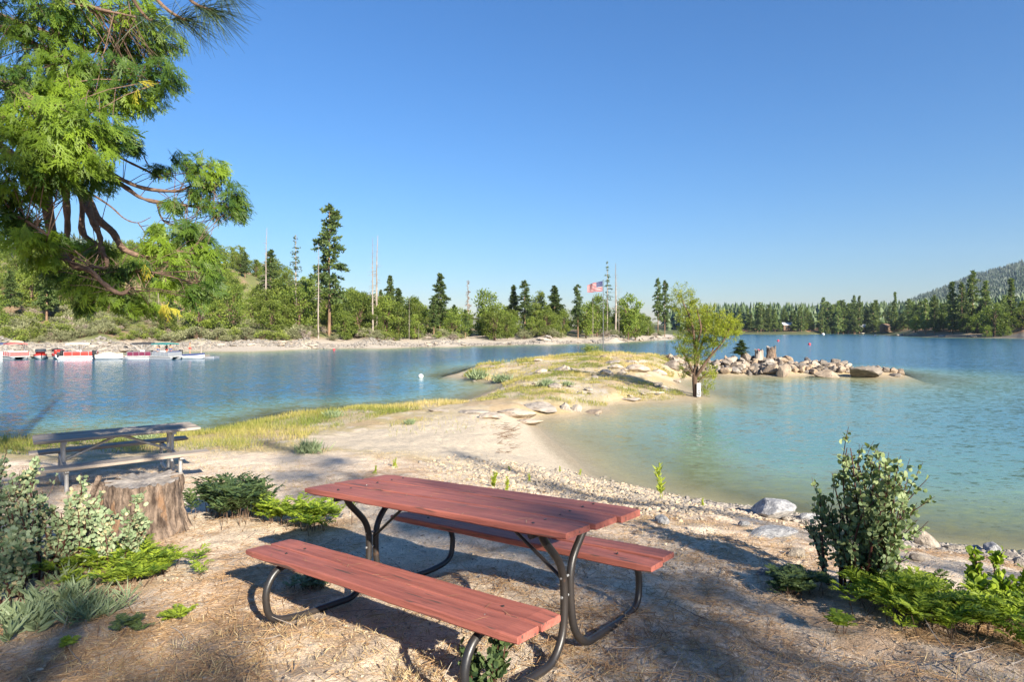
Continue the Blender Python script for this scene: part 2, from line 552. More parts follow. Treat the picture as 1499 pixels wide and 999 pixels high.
for px, l in ((-200, ((90, 3), (120, 10), (180, 24), (300, 45))), (0, ((92, 2), (110, 4.5), (150, 13), (220, 27), (350, 40))), (150, ((98, 2), (115, 4), (150, 11.5), (220, 25), (350, 40))),
              (290, ((108, 1.6), (120, 3), (160, 13), (200, 27), (320, 38))), (370, ((113, 1.6), (128, 3), (165, 11), (205, 21), (300, 27))), (450, ((117, 1.6), (130, 2.4), (165, 7.5), (215, 14.5), (300, 17))),
              (540, ((124, 1.7), (140, 2.4), (180, 4), (230, 6.5), (320, 7))), (650, ((136, 1.8), (155, 2.4), (200, 3.4), (320, 4))), (800, ((155, 1.8), (175, 2.5), (230, 3.2))), (900, ((172, 1.6), (195, 2.2), (260, 2.6))), (965, ((222, 1.2), (260, 1.6), (350, 1.5))),
              (1080, ((515, 2.5), (560, 6), (800, 16), (1500, 20))), (1180, ((510, 2.5), (560, 6), (800, 18), (1500, 25), (2500, 20))), (1290, ((500, 3), (560, 7), (800, 20), (1500, 40), (2600, 60))),
              (1340, ((330, 2.2), (400, 4), (800, 20), (1500, 60), (2500, 125), (3200, 120))), (1420, ((290, 2.4), (400, 6), (800, 25), (1500, 90), (2500, 214), (3200, 190))), (1499, ((257, 2.8), (400, 8), (800, 30), (1500, 120), (2500, 270), (3200, 250))),
              (1620, ((250, 4), (400, 10), (800, 40), (1500, 160), (2500, 370), (3200, 330))), (-100, ((600, 75), (850, 130), (1500, 120))), (100, ((600, 70), (850, 128), (1500, 110))), (220, ((600, 62), (850, 112), (1500, 90))), (310, ((600, 45), (850, 84), (1500, 60))),
              (420, ((600, 24), (900, 30), (1500, 25))), (600, ((700, 8), (1500, 12), (3200, 14))), (850, ((500, 3), (900, 8), (3200, 14))), (1000, ((560, 5), (900, 12), (3200, 14)))):
    for d, z in l:
        q = PD(px, 483, d)[:2]
        cps.append((q[0], q[1], z))
CP = np.array(cps)


def warp(p):
    r = np.linalg.norm(p, axis=-1, keepdims=True) + 1e-9
    return p * np.log1p(r / 6) / r


_W = warp(CP[:, :2])
_c2 = .012 ** 2
_A = np.sqrt(((_W[:, None] - _W[None]) ** 2).sum(-1) + _c2)
_A = np.block([[_A - 2e-4 * np.eye(len(_W)), np.ones((len(_W), 1))], [np.ones((1, len(_W))), np.zeros((1, 1))]])
_zs = np.sign(CP[:, 2]) * np.log1p(np.abs(CP[:, 2]))
_c = np.linalg.lstsq(_A, np.append(_zs, 0), rcond=None)[0]


def gz0(x, y):
    p = np.stack([np.asarray(x, float).ravel(), np.asarray(y, float).ravel()], -1)
    w = warp(p).astype(np.float32)
    out = np.empty(len(w))
    W32, c32 = _W.astype(np.float32), _c.astype(np.float32)
    for i in range(0, len(w), 20000):
        a = w[i:i + 20000]
        d2 = (a ** 2).sum(1)[:, None] + (W32 ** 2).sum(1)[None] - 2 * a @ W32.T
        out[i:i + 20000] = np.sqrt(np.maximum(d2, 0) + _c2) @ c32[:-1] + c32[-1]
    out = np.sign(out) * np.expm1(np.abs(out))
    return out.reshape(np.shape(x))


def gz(x, y):
    z = gz0(x, y)
    p = np.stack([np.asarray(x, float), np.asarray(y, float)], -1)
    r = np.linalg.norm(p, axis=-1)
    land = sstep(.0, .5, z)
    z = z + land * ((fbm(p * .9, 5, 3) - .5) * (.10 + .16 * sstep(20, 26, p[..., 1])) + (fbm(p * 4, 9, 3) - .5) * .065 * sstep(60, 20, r))
    z = z + sstep(2, 12, z) * (fbm(p * .05, 21, 4) - .5) * np.clip(z * .25, 0, 14)
    return z


def g1(x, y):
    return float(gz(np.array([x], float), np.array([y], float))[0])


def grid_sheet(name, az, rr, zfun):
    A, Q = np.meshgrid(az, rr)
    X, Y = np.sin(A) * Q, np.cos(A) * Q
    Z = zfun(X, Y)
    n, m = A.shape
    v = np.stack([X, Y, Z], -1).reshape(-1, 3)
    i, j = np.meshgrid(np.arange(n - 1), np.arange(m - 1), indexing='ij')
    f = np.stack([i * m + j, i * m + j + 1, (i + 1) * m + j + 1, (i + 1) * m + j], -1).reshape(-1, 4)
    return v, f[:, ::-1].copy()


az = np.concatenate([np.linspace(-np.pi, -.95, 70)[:-1], np.linspace(-.95, .95, 860), np.linspace(.95, np.pi, 70)[1:]])
rr = np.concatenate([[.02, .3, .7, 1.1], np.exp(np.linspace(np.log(1.5), np.log(75), 520)), np.exp(np.linspace(np.log(75), np.log(3200), 190))[1:]])
TV, TF = grid_sheet('ground', az, rr, gz)
tb = MB().add(TV, TF)


def poly_px(l):
    return np.array([P(a, b, z)[:2] for a, b, z in l])


SAND = poly_px(((455, 638, .6), (470, 655, .7), (560, 668, .65), (680, 678, .55), (760, 690, .42), (880, 708, .1), (850, 672, .0), (800, 630, 0), (785, 612, 0.1), (740, 606, .35), (660, 612, .45), (560, 628, .5)))
GRAVEL = poly_px(((640, 690, .65), (700, 720, .85), (800, 735, .8), (930, 765, 1.1), (1060, 750, .9), (1050, 738, .2), (900, 706, .1), (800, 690, .4), (700, 680, .55)))


def zonecol(V):
    q, z = V[:, :2], V[:, 2]
    r = np.linalg.norm(q, axis=1)
    n1, n2, n3 = fbm(q * .55, 31, 4), fbm(q * 2.4, 41, 4), fbm(q * .12, 51, 4)
    col = np.zeros((len(V), 3))

    def mixc(w, c):
        col[:] = col * (1 - w[:, None]) + np.asarray(c) * w[:, None]
    col[:] = (.68, .55, .41)
    mixc(sstep(.46, .62, n1 * .6 + n2 * .4), (.46, .315, .20))
    mixc(sstep(.56, .68, n2) * .6, (.70, .585, .46))
    # meadow and peninsula
    mw = sstep(12.5, 15.0, q[:, 1] + (n1 - .5) * 5 - .1 * q[:, 0])
    mixc(mw, (.46, .375, .255))
    gw = sstep(.42, .56, n1 * .5 + n2 * .3 + n3 * .2) * mw
    mixc(gw * .6, (.36, .29, .12))
    mixc(mw * sstep(.6, .72, n2), (.49, .42, .33))
    mixc(mw * sstep(.52, .62, fbm(q * .8, 71, 4)) * .7, (.42, .30, .17))
    sd = np.where(inside(q, SAND), 1, -1) * pdist(q, np.concatenate([SAND, SAND[:1]]))
    mixc(sstep(-.9, .5, sd + (n2 - .5) * 1.6), (.54, .45, .335))
    gd = np.where(inside(q, GRAVEL), 1, -1) * pdist(q, np.concatenate([GRAVEL, GRAVEL[:1]]))
    mixc(sstep(-.5, .5, gd + (n2 - .5) * 1.2) * .85, (.47, .395, .30))
    wet = sstep(.16, .03, z) * sstep(70, 60, r)
    mixc(wet * .8, (.30, .25, .175))
    far = sstep(72, 80, r)
    mixc(far, (.27, .19, .115))
    mixc(far * sstep(.40, .55, n3), (.15, .16, .06))
    mixc(far * sstep(2.3, 1.0, z) * sstep(600, 400, r), (.41, .355, .29))
    mixc(far * sstep(1.8, .8, z) * (q[:, 0] > 120), (.17, .145, .12))
    mixc(far * sstep(300, 500, r), (.10, .11, .05))
    mixc(far * sstep(220, 260, r) * sstep(8, 5, z) * sstep(1.6, 2.5, z) * sstep(.46, .56, n3) * (q[:, 0] > 150), (.42, .22, .13))
    mixc(sstep(0, -.25, z), (.40, .345, .20))
    mixc(sstep(-.8, -2.5, z), (.12, .14, .08))
    return np.clip(col, 0, 1)


me = tb.mesh('ground', [])
ca = me.color_attributes.new('zone', 'FLOAT_COLOR', 'POINT')
ca.data.foreach_set('color', np.concatenate([zonecol(TV), np.ones((len(TV), 1))], 1).astype(np.float32).ravel())
me.polygons.foreach_set('use_smooth', np.ones(len(me.polygons), bool))
gm, nt, b = newmat('ground_mat')
at = nd(nt, 'ShaderNodeVertexColor', layer_name='zone')
ge = nd(nt, 'ShaderNodeNewGeometry')
col = at.outputs[0]
for sc, a, lo, hi in ((48, .9, .66, 1.36), (9, .7, .78, 1.24), (190, .8, .6, 1.42)):
    n = nd(nt, 'ShaderNodeTexNoise', i_Scale=float(sc), i_Detail=4.0, i_Roughness=.65)
    nt.links.new(ge.outputs['Position'], n.inputs['Vector'])
    rp = ramp(nt, n.outputs[0], [(.3, (lo,) * 3), (.7, (hi,) * 3)])
    mx = nd(nt, 'ShaderNodeMix', data_type='RGBA', blend_type='MULTIPLY')
    mx.inputs['Factor'].default_value = a
    nt.links.new(col, mx.inputs['A'])
    nt.links.new(rp.outputs[0], mx.inputs['B'])
    col = mx.outputs['Result']
nt.links.new(col, b.inputs['Base Color'])
b.inputs['Roughness'].default_value = .95
b.inputs['Specular IOR Level'].default_value = .15
n = nd(nt, 'ShaderNodeTexNoise', i_Scale=38.0, i_Detail=6.0, i_Roughness=.7)
nt.links.new(ge.outputs['Position'], n.inputs['Vector'])
bp = nd(nt, 'ShaderNodeBump', i_Strength=1.0, i_Distance=.03)
nt.links.new(n.outputs[0], bp.inputs['Height'])
nt.links.new(bp.outputs[0], b.inputs['Normal'])
me.materials.append(gm)
tag(link('ground', me), kind='structure')

# ------------------------------------------------------------------ lake
azw = np.linspace(-1.25, 1.25, 520)
rw = np.concatenate([np.exp(np.linspace(np.log(4.5), np.log(80), 260)), np.exp(np.linspace(np.log(80), np.log(1500), 90))[1:]])
WV, WF = grid_sheet('lake', azw, rw, lambda x, y: gz0(x, y))
depth = -WV[:, 2].copy()
WV[:, 2] = 0
keep = (depth[WF] > -1.2).any(1)
WF = WF[keep]
me = MB().add(WV, WF).mesh('lake_water', [])
da = me.attributes.new('depth', 'FLOAT', 'POINT')
da.data.foreach_set('value', depth.astype(np.float32))
wm, nt, b = newmat('lake_water_mat')
at = nd(nt, 'ShaderNodeAttribute', attribute_name='depth')
ge = nd(nt, 'ShaderNodeNewGeometry')
mr = nd(nt, 'ShaderNodeMapRange')
mr.inputs['From Max'].default_value = 4.0
nt.links.new(at.outputs['Fac'], mr.inputs[0])
cr = ramp(nt, mr.outputs[0], [(0, (.34, .34, .19)), (.12, (.25, .31, .165)), (.3, (.13, .245, .20)), (.6, (.055, .16, .20)), (1, (.022, .11, .20))])
nt.links.new(cr.outputs[0], b.inputs['Base Color'])
ar = ramp(nt, mr.outputs[0], [(0, (.10,) * 3), (.08, (.5,) * 3), (.25, (.9,) * 3), (.45, (1,) * 3)])
nt.links.new(ar.outputs[0], b.inputs['Alpha'])
b.inputs['Roughness'].default_value = .14
b.inputs['IOR'].default_value = 1.33
b.inputs['Specular IOR Level'].default_value = .5
mp = nd(nt, 'ShaderNodeMapping')
mp.inputs['Scale'].default_value = (.8, 1.5, 1)
mp.inputs['Rotation'].default_value = (0, 0, .15)
nt.links.new(ge.outputs['Position'], mp.inputs[0])
acc = None
for sc, w in ((.35, .04), (1.5, .13), (4.2, .30), (12.0, .20)):
    n = nd(nt, 'ShaderNodeTexNoise', i_Scale=sc, i_Detail=2.0, i_Roughness=.5)
    nt.links.new(mp.outputs[0], n.inputs['Vector'])
    sb = nd(nt, 'ShaderNodeVectorMath', operation='SUBTRACT')
    sb.inputs[1].default_value = (.5, .5, .5)
    nt.links.new(n.outputs['Color'], sb.inputs[0])
    ml = nd(nt, 'ShaderNodeVectorMath', operation='MULTIPLY')
    ml.inputs[1].default_value = (w, w * 1.5, 0)
    nt.links.new(sb.outputs[0], ml.inputs[0])
    if acc is None:
        acc = ml.outputs[0]
    else:
        ad = nd(nt, 'ShaderNodeVectorMath', operation='ADD')
        nt.links.new(acc, ad.inputs[0])
        nt.links.new(ml.outputs[0], ad.inputs[1])
        acc = ad.outputs[0]
ad = nd(nt, 'ShaderNodeVectorMath', operation='ADD')
ad.inputs[1].default_value = (0, 0, 1)
nt.links.new(acc, ad.inputs[0])
nz = nd(nt, 'ShaderNodeVectorMath', operation='NORMALIZE')
nt.links.new(ad.outputs[0], nz.inputs[0])
nt.links.new(nz.outputs[0], b.inputs['Normal'])
me.materials.append(wm)
me.polygons.foreach_set('use_smooth', np.ones(len(me.polygons), bool))
tag(link('lake_water', me), kind='structure')
def caster(kind, x, y, h, w, k):
    """a pine of height h whose shadow tip falls at ground point (x, y)"""
    L = h / math.tan(R(SUN_EL)) * 1.04
    u = np.array([SX, SY]) / math.hypot(SX, SY)
    return (kind, x + u[0] * L, y + u[1] * L, h, w, k)


SHADE = [caster('shadepine', 1.5, 3.3, 18, 1.25, 0), caster('shadepine', 1.7, 9.3, 19, .5, 1), caster('shadepine', -1.5, 6.8, 17, .6, 2), caster('shadepine', -3.9, 11.7, 19, .45, 0), caster('shadepine', -8.8, 12.4, 18, .8, 1)]
HAZE = .00006

# ================================================================== NEAR OBJECTS
LIB = []


def frame_matrix(origin, ang, sx=0, sy=0):
    c, s = math.cos(ang), math.sin(ang)
    x = Vector((c, s, sx * c + sy * s)).normalized()
    n = Vector((-sx, -sy, 1)).normalized()
    y = n.cross(x)
    return Matrix(((x.x, y.x, n.x, origin[0]), (x.y, y.y, n.y, origin[1]), (x.z, y.z, n.z, origin[2]), (0, 0, 0, 1)))


def plank(mb, x0, x1, y0, y1, z0, z1, seed, m=0, round_end=0.0, bev=.006):
    """a board with worn edges: bevelled, long, with a slight wander along its length"""
    r = np.random.default_rng(seed)
    n = 26
    xs = np.linspace(x0, x1, n)
    prof = [(y0 + bev, z0), (y1 - bev, z0), (y1, z0 + bev), (y1, z1 - bev), (y1 - bev, z1), (y0 + bev, z1), (y0, z1 - bev), (y0, z0 + bev)]
    k = len(prof)
    wob = np.cumsum(r.normal(0, .0007, (n, 2)), 0)
    v = []
    for i, x in enumerate(xs):
        e = min(i, n - 1 - i)
        ins = bev * .8 if e == 0 else 0
        for y, z in prof:
            yy = y + wob[i, 0] + (ins if y < (y0 + y1) / 2 else -ins)
            zz = z + wob[i, 1] + (ins if z < (z0 + z1) / 2 else -ins) + r.normal(0, .0006)
            v.append((x, yy, zz))
    v = np.array(v)
    i, j = np.meshgrid(np.arange(n - 1), np.arange(k), indexing='ij')
    f = np.stack([i * k + j, (i + 1) * k + j, (i + 1) * k + (j + 1) % k, i * k + (j + 1) % k], -1).reshape(-1, 4)
    mb.add(v, f, m)
    mb.add(v[:k], np.arange(k)[None], m)
    mb.add(v[-k:], np.arange(k)[::-1][None], m)


# ---- red picnic table
TA, TSX, TSY = -.687, .021, -.077
tz = 1.695
pt = empty('picnic_table', (0, 0, 0), 'red painted picnic table with black bent pipe legs in the foreground', 'picnic table')
pt.matrix_world = frame_matrix((-.361, 3.806, tz), TA, TSX, TSY)
L2, LB2 = 1.118, 1.132
for k, (a, b) in enumerate(((-.344, -.119), (-.110, .110), (.119, .344))):
    mb = MB()
    plank(mb, -L2 + (.0, .012, .055)[k], L2 - (.02, .0, -.015)[k], a, b, .72, .76 + (0, .001, .004)[k], 3 + k)
    mb.build('tabletop_board', M['red_top'], pt)
for s in (-1, 1):
    mb = MB()
    c0 = s * .594
    sgn = 1
    lo, hi = c0 - .163, c0 + .163
    plank(mb, -LB2, LB2, lo, c0 - .0055, .385, .426, 10 + s)
    bo = mb.build('bench_board', M['red_top'], pt)
    mb = MB()
    plank(mb, -LB2 + .008, LB2 - .006, c0 + .0055, hi, .385, .427, 20 + s)
    mb.build('bench_board', M['red_top'], pt)
for l in (-.80, .86):
    for s in (-1, 1):
        mb = MB()
        w = lambda a, z, dx=0: (l + dx, s * a, z)
        path = fillet([w(.30, .70), w(.245, .70), w(.205, .665)], .03, 4)
        p1 = fillet([w(.225, .715), w(.20, .66), w(.034, .49), w(.026, .30), w(.05, .13), w(.15, .024), w(.60, .024), w(.78, .06), w(.80, .24), w(.735, .345), w(.62, .372)], .11, 7)
        tube(mb, p1, .0215, 12)
        mb.build('frame_tube', M['black_steel'], pt, True)
    mb = MB()
    tube(mb, [(l, -.31, .703), (l, .31, .703)], .017, 10)
    mb.build('cross_rail', M['black_steel'], pt, True)
    for s in (-1, 1):
        mb = MB()
        box(mb, (l - .022, s * .594 - .12, .372), (l + .022, s * .594 + .12, .3835), bev=.002)
        mb.build('bench_bracket', M['black_steel'], pt)
    for y_ in (-.28, -.18, -.05, .05, .18, .28, -.66, -.53, .53, .66):
        mb = MB()
        zz = .7605 if abs(y_) < .4 else .4265
        tube(mb, [(l + rng.uniform(-.01, .01), y_, zz - .004), (l, y_, zz + .0025)], .0085, 8)
        mb.build('bolt', M['black_steel'], pt)
    for z in (.33, .43):
        mb = MB()
        tube(mb, [(l, -.056, z), (l, .056, z)], .007, 6)
        mb.build('bolt', M['galv'], pt)
    mb = MB()
    e = .42 * np.sign(l)
    tube(mb, fillet([(l - .02 * np.sign(l), 0, .40), (l - .06 * np.sign(l), 0, .43), (e * .9, 0, .70), (e * .75, 0, .714)], .05, 4), .0105, 8)
    mb.build('brace', M['black_steel'], pt, True)

# ---- grey picnic table
cxy = (-6.23, 9.75)
gt = empty('picnic_table', (cxy[0], cxy[1], g1(*cxy)), 'weathered grey wooden picnic table with galvanised pipe legs behind the stump', 'picnic table', None, R(39))
zt = .77
for k, (a, b) in enumerate(((-.37, -.128), (-.12, .12), (.128, .37))):
    mb = MB()
    plank(mb, -1.08, 1.1 - .01 * k, a, b, zt - .045, zt + .002 * k, 40 + k)
    mb.build('tabletop_board', M['grey_wood'], gt)
for s in (-1, 1):
    mb = MB()
    plank(mb, -1.12, 1.12, s * .80 - .14, s * .80 + .14, .405, .45, 50 + s)
    mb.build('bench_board', M['grey_wood'], gt)
for l in (-.72, .72):
    for s in (-1, 1):
        mb = MB()
        tube(mb, fillet([(l, s * .16, .72), (l, s * .16, .03), (l, s * .80, .03), (l, s * .80, .40)], .10, 6), .027, 10)
        mb.build('frame_tube', M['galv'], gt, True)
    mb = MB()
    box(mb, (l - .03, -.34, .685), (l + .03, .34, .722), bev=.003)
    mb.build('cross_rail', M['galv'], gt)
    mb = MB()
    box(mb, (l - .025, -.90, .37), (l + .025, .90, .402), bev=.003)
    mb.build('bench_rail', M['galv'], gt)
    mb = MB()
    tube(mb, [(l * .97, 0, .40), (.03 * np.sign(l), 0, .70)], .022, 8)
    mb.build('brace', M['galv'], gt, True)

# ---- stump
def stump_mesh(rad, h, seed, n=260, k=60, flare=.35, rag=.05):
    a = np.linspace(0, 2 * np.pi, n, endpoint=False)
    t = np.linspace(0, 1, k)
    A, T = np.meshgrid(a, t)
    p = np.stack([np.cos(A) * 2.2, np.sin(A) * 2.2, T * .6], -1) + seed * 13.7
    rn = fbm(p, seed, 4) - .5
    ridge = .75 * (fbm(np.stack([np.cos(A) * 7, np.sin(A) * 7, T * .9], -1) + seed, seed + 3, 4) - .5) + .45 * (fbm(np.stack([np.cos(A) * 9, np.sin(A) * 9, T * 9], -1) + seed, seed + 13, 3) - .5)
    cr = np.clip(fbm(np.stack([np.cos(A) * 3.5, np.sin(A) * 3.5, T * 1.2], -1) + 5 * seed, seed + 8, 3) - .56, 0, 1)
    rr_ = rad * (1 + flare * np.exp(-T * 4.5) * (.6 + 1.6 * (rn + .5)) * .6 + rn * .28 + ridge * .22 - cr * 2.0)
    Z = T * h + (fbm(np.stack([np.cos(A) * 5, np.sin(A) * 5, 0 * T], -1), seed + 5, 3) - .5) * rag * 2 * T ** 4
    v = np.stack([np.cos(A) * rr_, np.sin(A) * rr_, Z - .06], -1).reshape(-1, 3)
    i, j = np.meshgrid(np.arange(k - 1), np.arange(n), indexing='ij')
    f = np.stack([i * n + j, i * n + (j + 1) % n, (i + 1) * n + (j + 1) % n, (i + 1) * n + j], -1).reshape(-1, 4)
    side = MB().add(v, f)
    top = MB()
    rim = v[-n:].reshape(n, 3)
    c = rim.mean(0)
    rings = [c + (rim - c) * s + np.array([0, 0, -.004 - .012 * (1 - s)]) + np.stack([0 * a, 0 * a, (fbm(np.stack([np.cos(a) * s * 6, np.sin(a) * s * 6], -1), seed, 3) - .5) * .035], -1) for s in (1, .93, .8, .6, .4, .2)]
    vv = np.concatenate(rings + [c[None] - [0, 0, .02]])
    q = len(rings)
    i, j = np.meshgrid(np.arange(q - 1), np.arange(n), indexing='ij')
    f1 = np.stack([i * n + j, i * n + (j + 1) % n, (i + 1) * n + (j + 1) % n, (i + 1) * n + j], -1).reshape(-1, 4)
    j = np.arange(n)
    f2 = np.stack([(q - 1) * n + j, (q - 1) * n + (j + 1) % n, np.full(n, q * n)], -1)
    top.add(vv, f1).add(vv, f2)
    return side, top


def stump(x, y, z, rad, h, seed, label, sm, tm, **kw):
    e = empty('tree_stump', (x, y, z), label, 'tree stump', None, seed * 1.3)
    a, b = stump_mesh(rad, h, seed, **kw)
    a.build('bark_wall', sm, e, True)
    b.build('cut_top', tm, e, True)
    return e


sx_, sy_ = -3.72, 6.2
stump(sx_, sy_, g1(sx_, sy_), .355, .58, 2, 'weathered broad grey tree stump with cracked bark beside the grey picnic table', M['stump'], M['stumptop'])

# ---- bark slab leaning by the stump
e_ = MB()
q0 = np.array([-4.13, 5.9, g1(-4.13, 5.9) - .03])
for k in range(3):
    plank(e_, -.03, .55 + .05 * k, -.06 + .05 * k, -.015 + .05 * k, -.012, .02 + .006 * k, 70 + k, bev=.008)
bo = e_.build('bark_slab', M['stump'])
bo.location = q0
bo.rotation_euler = (R(60), R(-72), R(35))
tag(bo, 'splintered slab of old bark leaning against the broad stump', 'bark slab')


# ---- rocks
def rock_mesh(name, seed, m, sub=3, flat=.7, cuts=9, rough=.10, smooth=False):
    r = np.random.default_rng(seed)
    bm = bmesh.new()
    bmesh.ops.create_icosphere(bm, subdivisions=sub, radius=1)
    v = np.array([q.co[:] for q in bm.verts])
    f = np.array([[q.index for q in p.verts] for p in bm.faces])
    bm.free()
    for k in range(cuts):
        nrm = unit(r.normal(size=3))
        d = r.uniform(.42, .80)
        v = v - np.maximum(0, v @ nrm - d)[:, None] * nrm * .92
    v = v * (1 + (fbm(v * 1.3 + seed * 7, seed, 3) - .5)[:, None] * rough * 2 + (fbm(v * 5 + seed, seed + 2, 3) - .5)[:, None] * rough * .5)
    v *= [1, r.uniform(.7, 1), flat]
    return MB().add(v, f).mesh(name, m, smooth)


ROCKS = [rock_mesh('boulder', 100 + k, M['rocktan'], 3, rng.uniform(.65, .95), 15, .07) for k in range(9)]
PALE = [rock_mesh('pale_rock', 140 + k, M['rock'], 3, rng.uniform(.6, .85), 15, .07) for k in range(7)]
SLABS = [rock_mesh('granite_slab', 180 + k, M['slab'], 4, .6, 16, .22, False) for k in range(6)]
GREY = [rock_mesh('grey_boulder', 210 + k, M['greyrock'], 5, .62, 14, .16, True) for k in range(4)]


def rock(data, x, y, s, label, group=None, name='boulder', cat='boulder', rz=None, sink=.25, z=None, tilt=.2):
    o = link(name, data)
    zz = g1(x, y) if z is None else z
    s3 = np.array([s, s, s]) if np.isscalar(s) else np.array(s)
    o.location = (x, y, zz + s3[2] * (.6 - sink))
    o.scale = s3
    o.rotation_euler = (rng.uniform(-tilt, tilt), rng.uniform(-tilt, tilt), rng.uniform(0, 6.3) if rz is None else rz)
    return tag(o, label, cat, group)


def march(px, py):
    """where the ray through a photo pixel meets the ground"""
    d = np.exp(np.linspace(np.log(2.0), np.log(2500), 2500))
    x, y = (px - CX) / FP * d, d
    zr = H + (CY - py) / FP * d
    zt_ = gz(x, y)
    k = np.argmax(zt_ >= zr)
    return x[k], y[k], zt_[k]


def rock_px(data, px, py, wpx, hpx, label, group=None, **kw):
    x, y, z = march(px, py)
    w = wpx * y / FP / 2
    h = hpx * y / FP * (.62 if data in ROCKS else 1)
    return rock(data, x, y + w * .3, (w, w * .75, h * .95), label, group, z=z, sink=.42, rz=kw.pop('rz', rng.uniform(-.3, .3)), tilt=.06, **kw)


rock_px(GREY[0], 1132, 760, 96, 34, 'large rounded grey and white boulder at the water edge left of the manzanita bush')
rock_px(GREY[1], 1185, 766, 46, 18, 'low pale rock tucked behind the lower left twigs of the manzanita bush')
rock_px(GREY[2], 968, 768, 30, 20, 'small blue grey rock on the shaded bank right of the picnic table')
rock_px(GREY[3], 1132, 788, 84, 13, 'flat sheet of pale grey rock below the large rounded boulder', name='rock_slab', cat='rock')
for k, (px, py, w, h, lb) in enumerate((
        (1088, 772, 26, 11, 'small grey rock poking from needles left of the flat rock sheet'), (1165, 818, 40, 18, 'bluish split rock left of the manzanita stems'), (1160, 808, 22, 10, 'small pale stone on the slope just above the bluish split rock'),
        (1122, 843, 30, 12, 'half buried pale stone above the dark low shrub'), (1362, 805, 42, 26, 'white boulder right of the manzanita bush at the shore'), (1402, 810, 40, 16, 'long low white rock on the shore crest right of the bush'),
        (1455, 813, 34, 28, 'upright brownish boulder on the shore crest above the leafy shoots'), (1482, 820, 28, 16, 'pale rock at the shore beside the upright brownish boulder'), (1375, 845, 20, 14, 'small tan stone sitting below the white shore boulder'),
        (1428, 808, 26, 12, 'little pale rock on the shore crest between two larger rocks'), (1343, 822, 30, 16, 'greyish stone close behind the right side of the manzanita'), (1496, 832, 24, 14, 'small pale rock at the shore by the right edge'))):
    rock_px(PALE[k % 7] if k % 3 else GREY[k % 4], px, py, w, h, lb, name='shore_rock', cat='rock')
rock_px(PALE[2], 875, 610, 8, 6, 'little round grey stone on the sand spit edge', name='stone', cat='stone')

# ---- peninsula slabs
GS = 'pale granite slabs on the grassy spit'
for k, (px, py, w, h, lb) in enumerate((
        (752, 612, 78, 22, 'broad cracked white granite slab on the sand spit'), (795, 604, 60, 16, 'low white slab between the cracked slab and the pointed rock'), (690, 606, 60, 8, 'flat bleached slab left of the cracked white slab'),
        (827, 601, 26, 18, 'rounded pale rock left of the pointed rock on the spit'), (845, 604, 18, 18, 'pointed tan rock standing beside the dark low rock'), (871, 606, 38, 12, 'dark low rock reaching into the water from the spit'),
        (770, 622, 60, 12, 'smooth pale slab at the foot of the cracked slab'), (720, 614, 40, 12, 'small white slab in dry grass left of the cracked slab'), (792, 594, 34, 10, 'light rock behind the slabs of the spit'),
        (826, 545, 46, 16, 'long smooth grey boulder in grass in the middle of the spit'), (793, 546, 22, 9, 'small smooth grey boulder left of the long grey boulder'), (888, 549, 34, 12, 'white slab edge right of the long grey boulder'),
        (912, 549, 20, 11, 'square pale block right of the white slab edge'), (938, 545, 40, 16, 'sloping pale outcrop beneath the flagpole rise'), (900, 533, 40, 9, 'pale flat rock in front of the flagpole'),
        (965, 548, 40, 12, 'low pale outcrop left of the darker shore rocks'), (885, 524, 15, 9, 'pinkish block of stone at the foot of the flagpole'), (723, 540, 34, 6, 'pale rock on the inlet side of the spit'), (772, 534, 26, 6, 'small pale rock on the back crest of the spit'), (790, 529, 16, 5, 'tiny white rock on the back crest of the spit'),
        (985, 540, 36, 20, 'grey brown rock left of the willow trunk'), (1005, 537, 30, 16, 'dark rock just behind the willow trunk'), (950, 577, 60, 5, 'thin flat ledge of rock reaching toward the willow'), (920, 587, 70, 6, 'long flat ledge at the water in front of the willow'),
        (640, 603, 40, 5, 'flat pale ledge in dry grass at the left of the spit'), (905, 540, 22, 9, 'pale rock between the flagpole and the outcrop'), (925, 533, 30, 10, 'light rock on the rise right of the flagpole'))):
    rock_px(SLABS[k % 6] if k not in (5, 20, 21, 16) else ROCKS[k % 9], px, py, w, h, lb, GS, name='granite_slab', cat='rock')

for k in range(46):
    px, py = rng.uniform(690, 1000), rng.uniform(524, 584)
    if py < 552 - (px - 700) * .12 or px + (584 - py) * .4 > 1012:
        continue
    x, y, z = march(px, py)
    s = rng.uniform(.10, .34)
    rock((PALE + SLABS)[k % 13], x, y, (s * 1.4, s, s * .7), 'small pale stone lying in the dry grass of the spit', 'small stones scattered over the grassy spit', 'stone', 'stone', sink=.3)
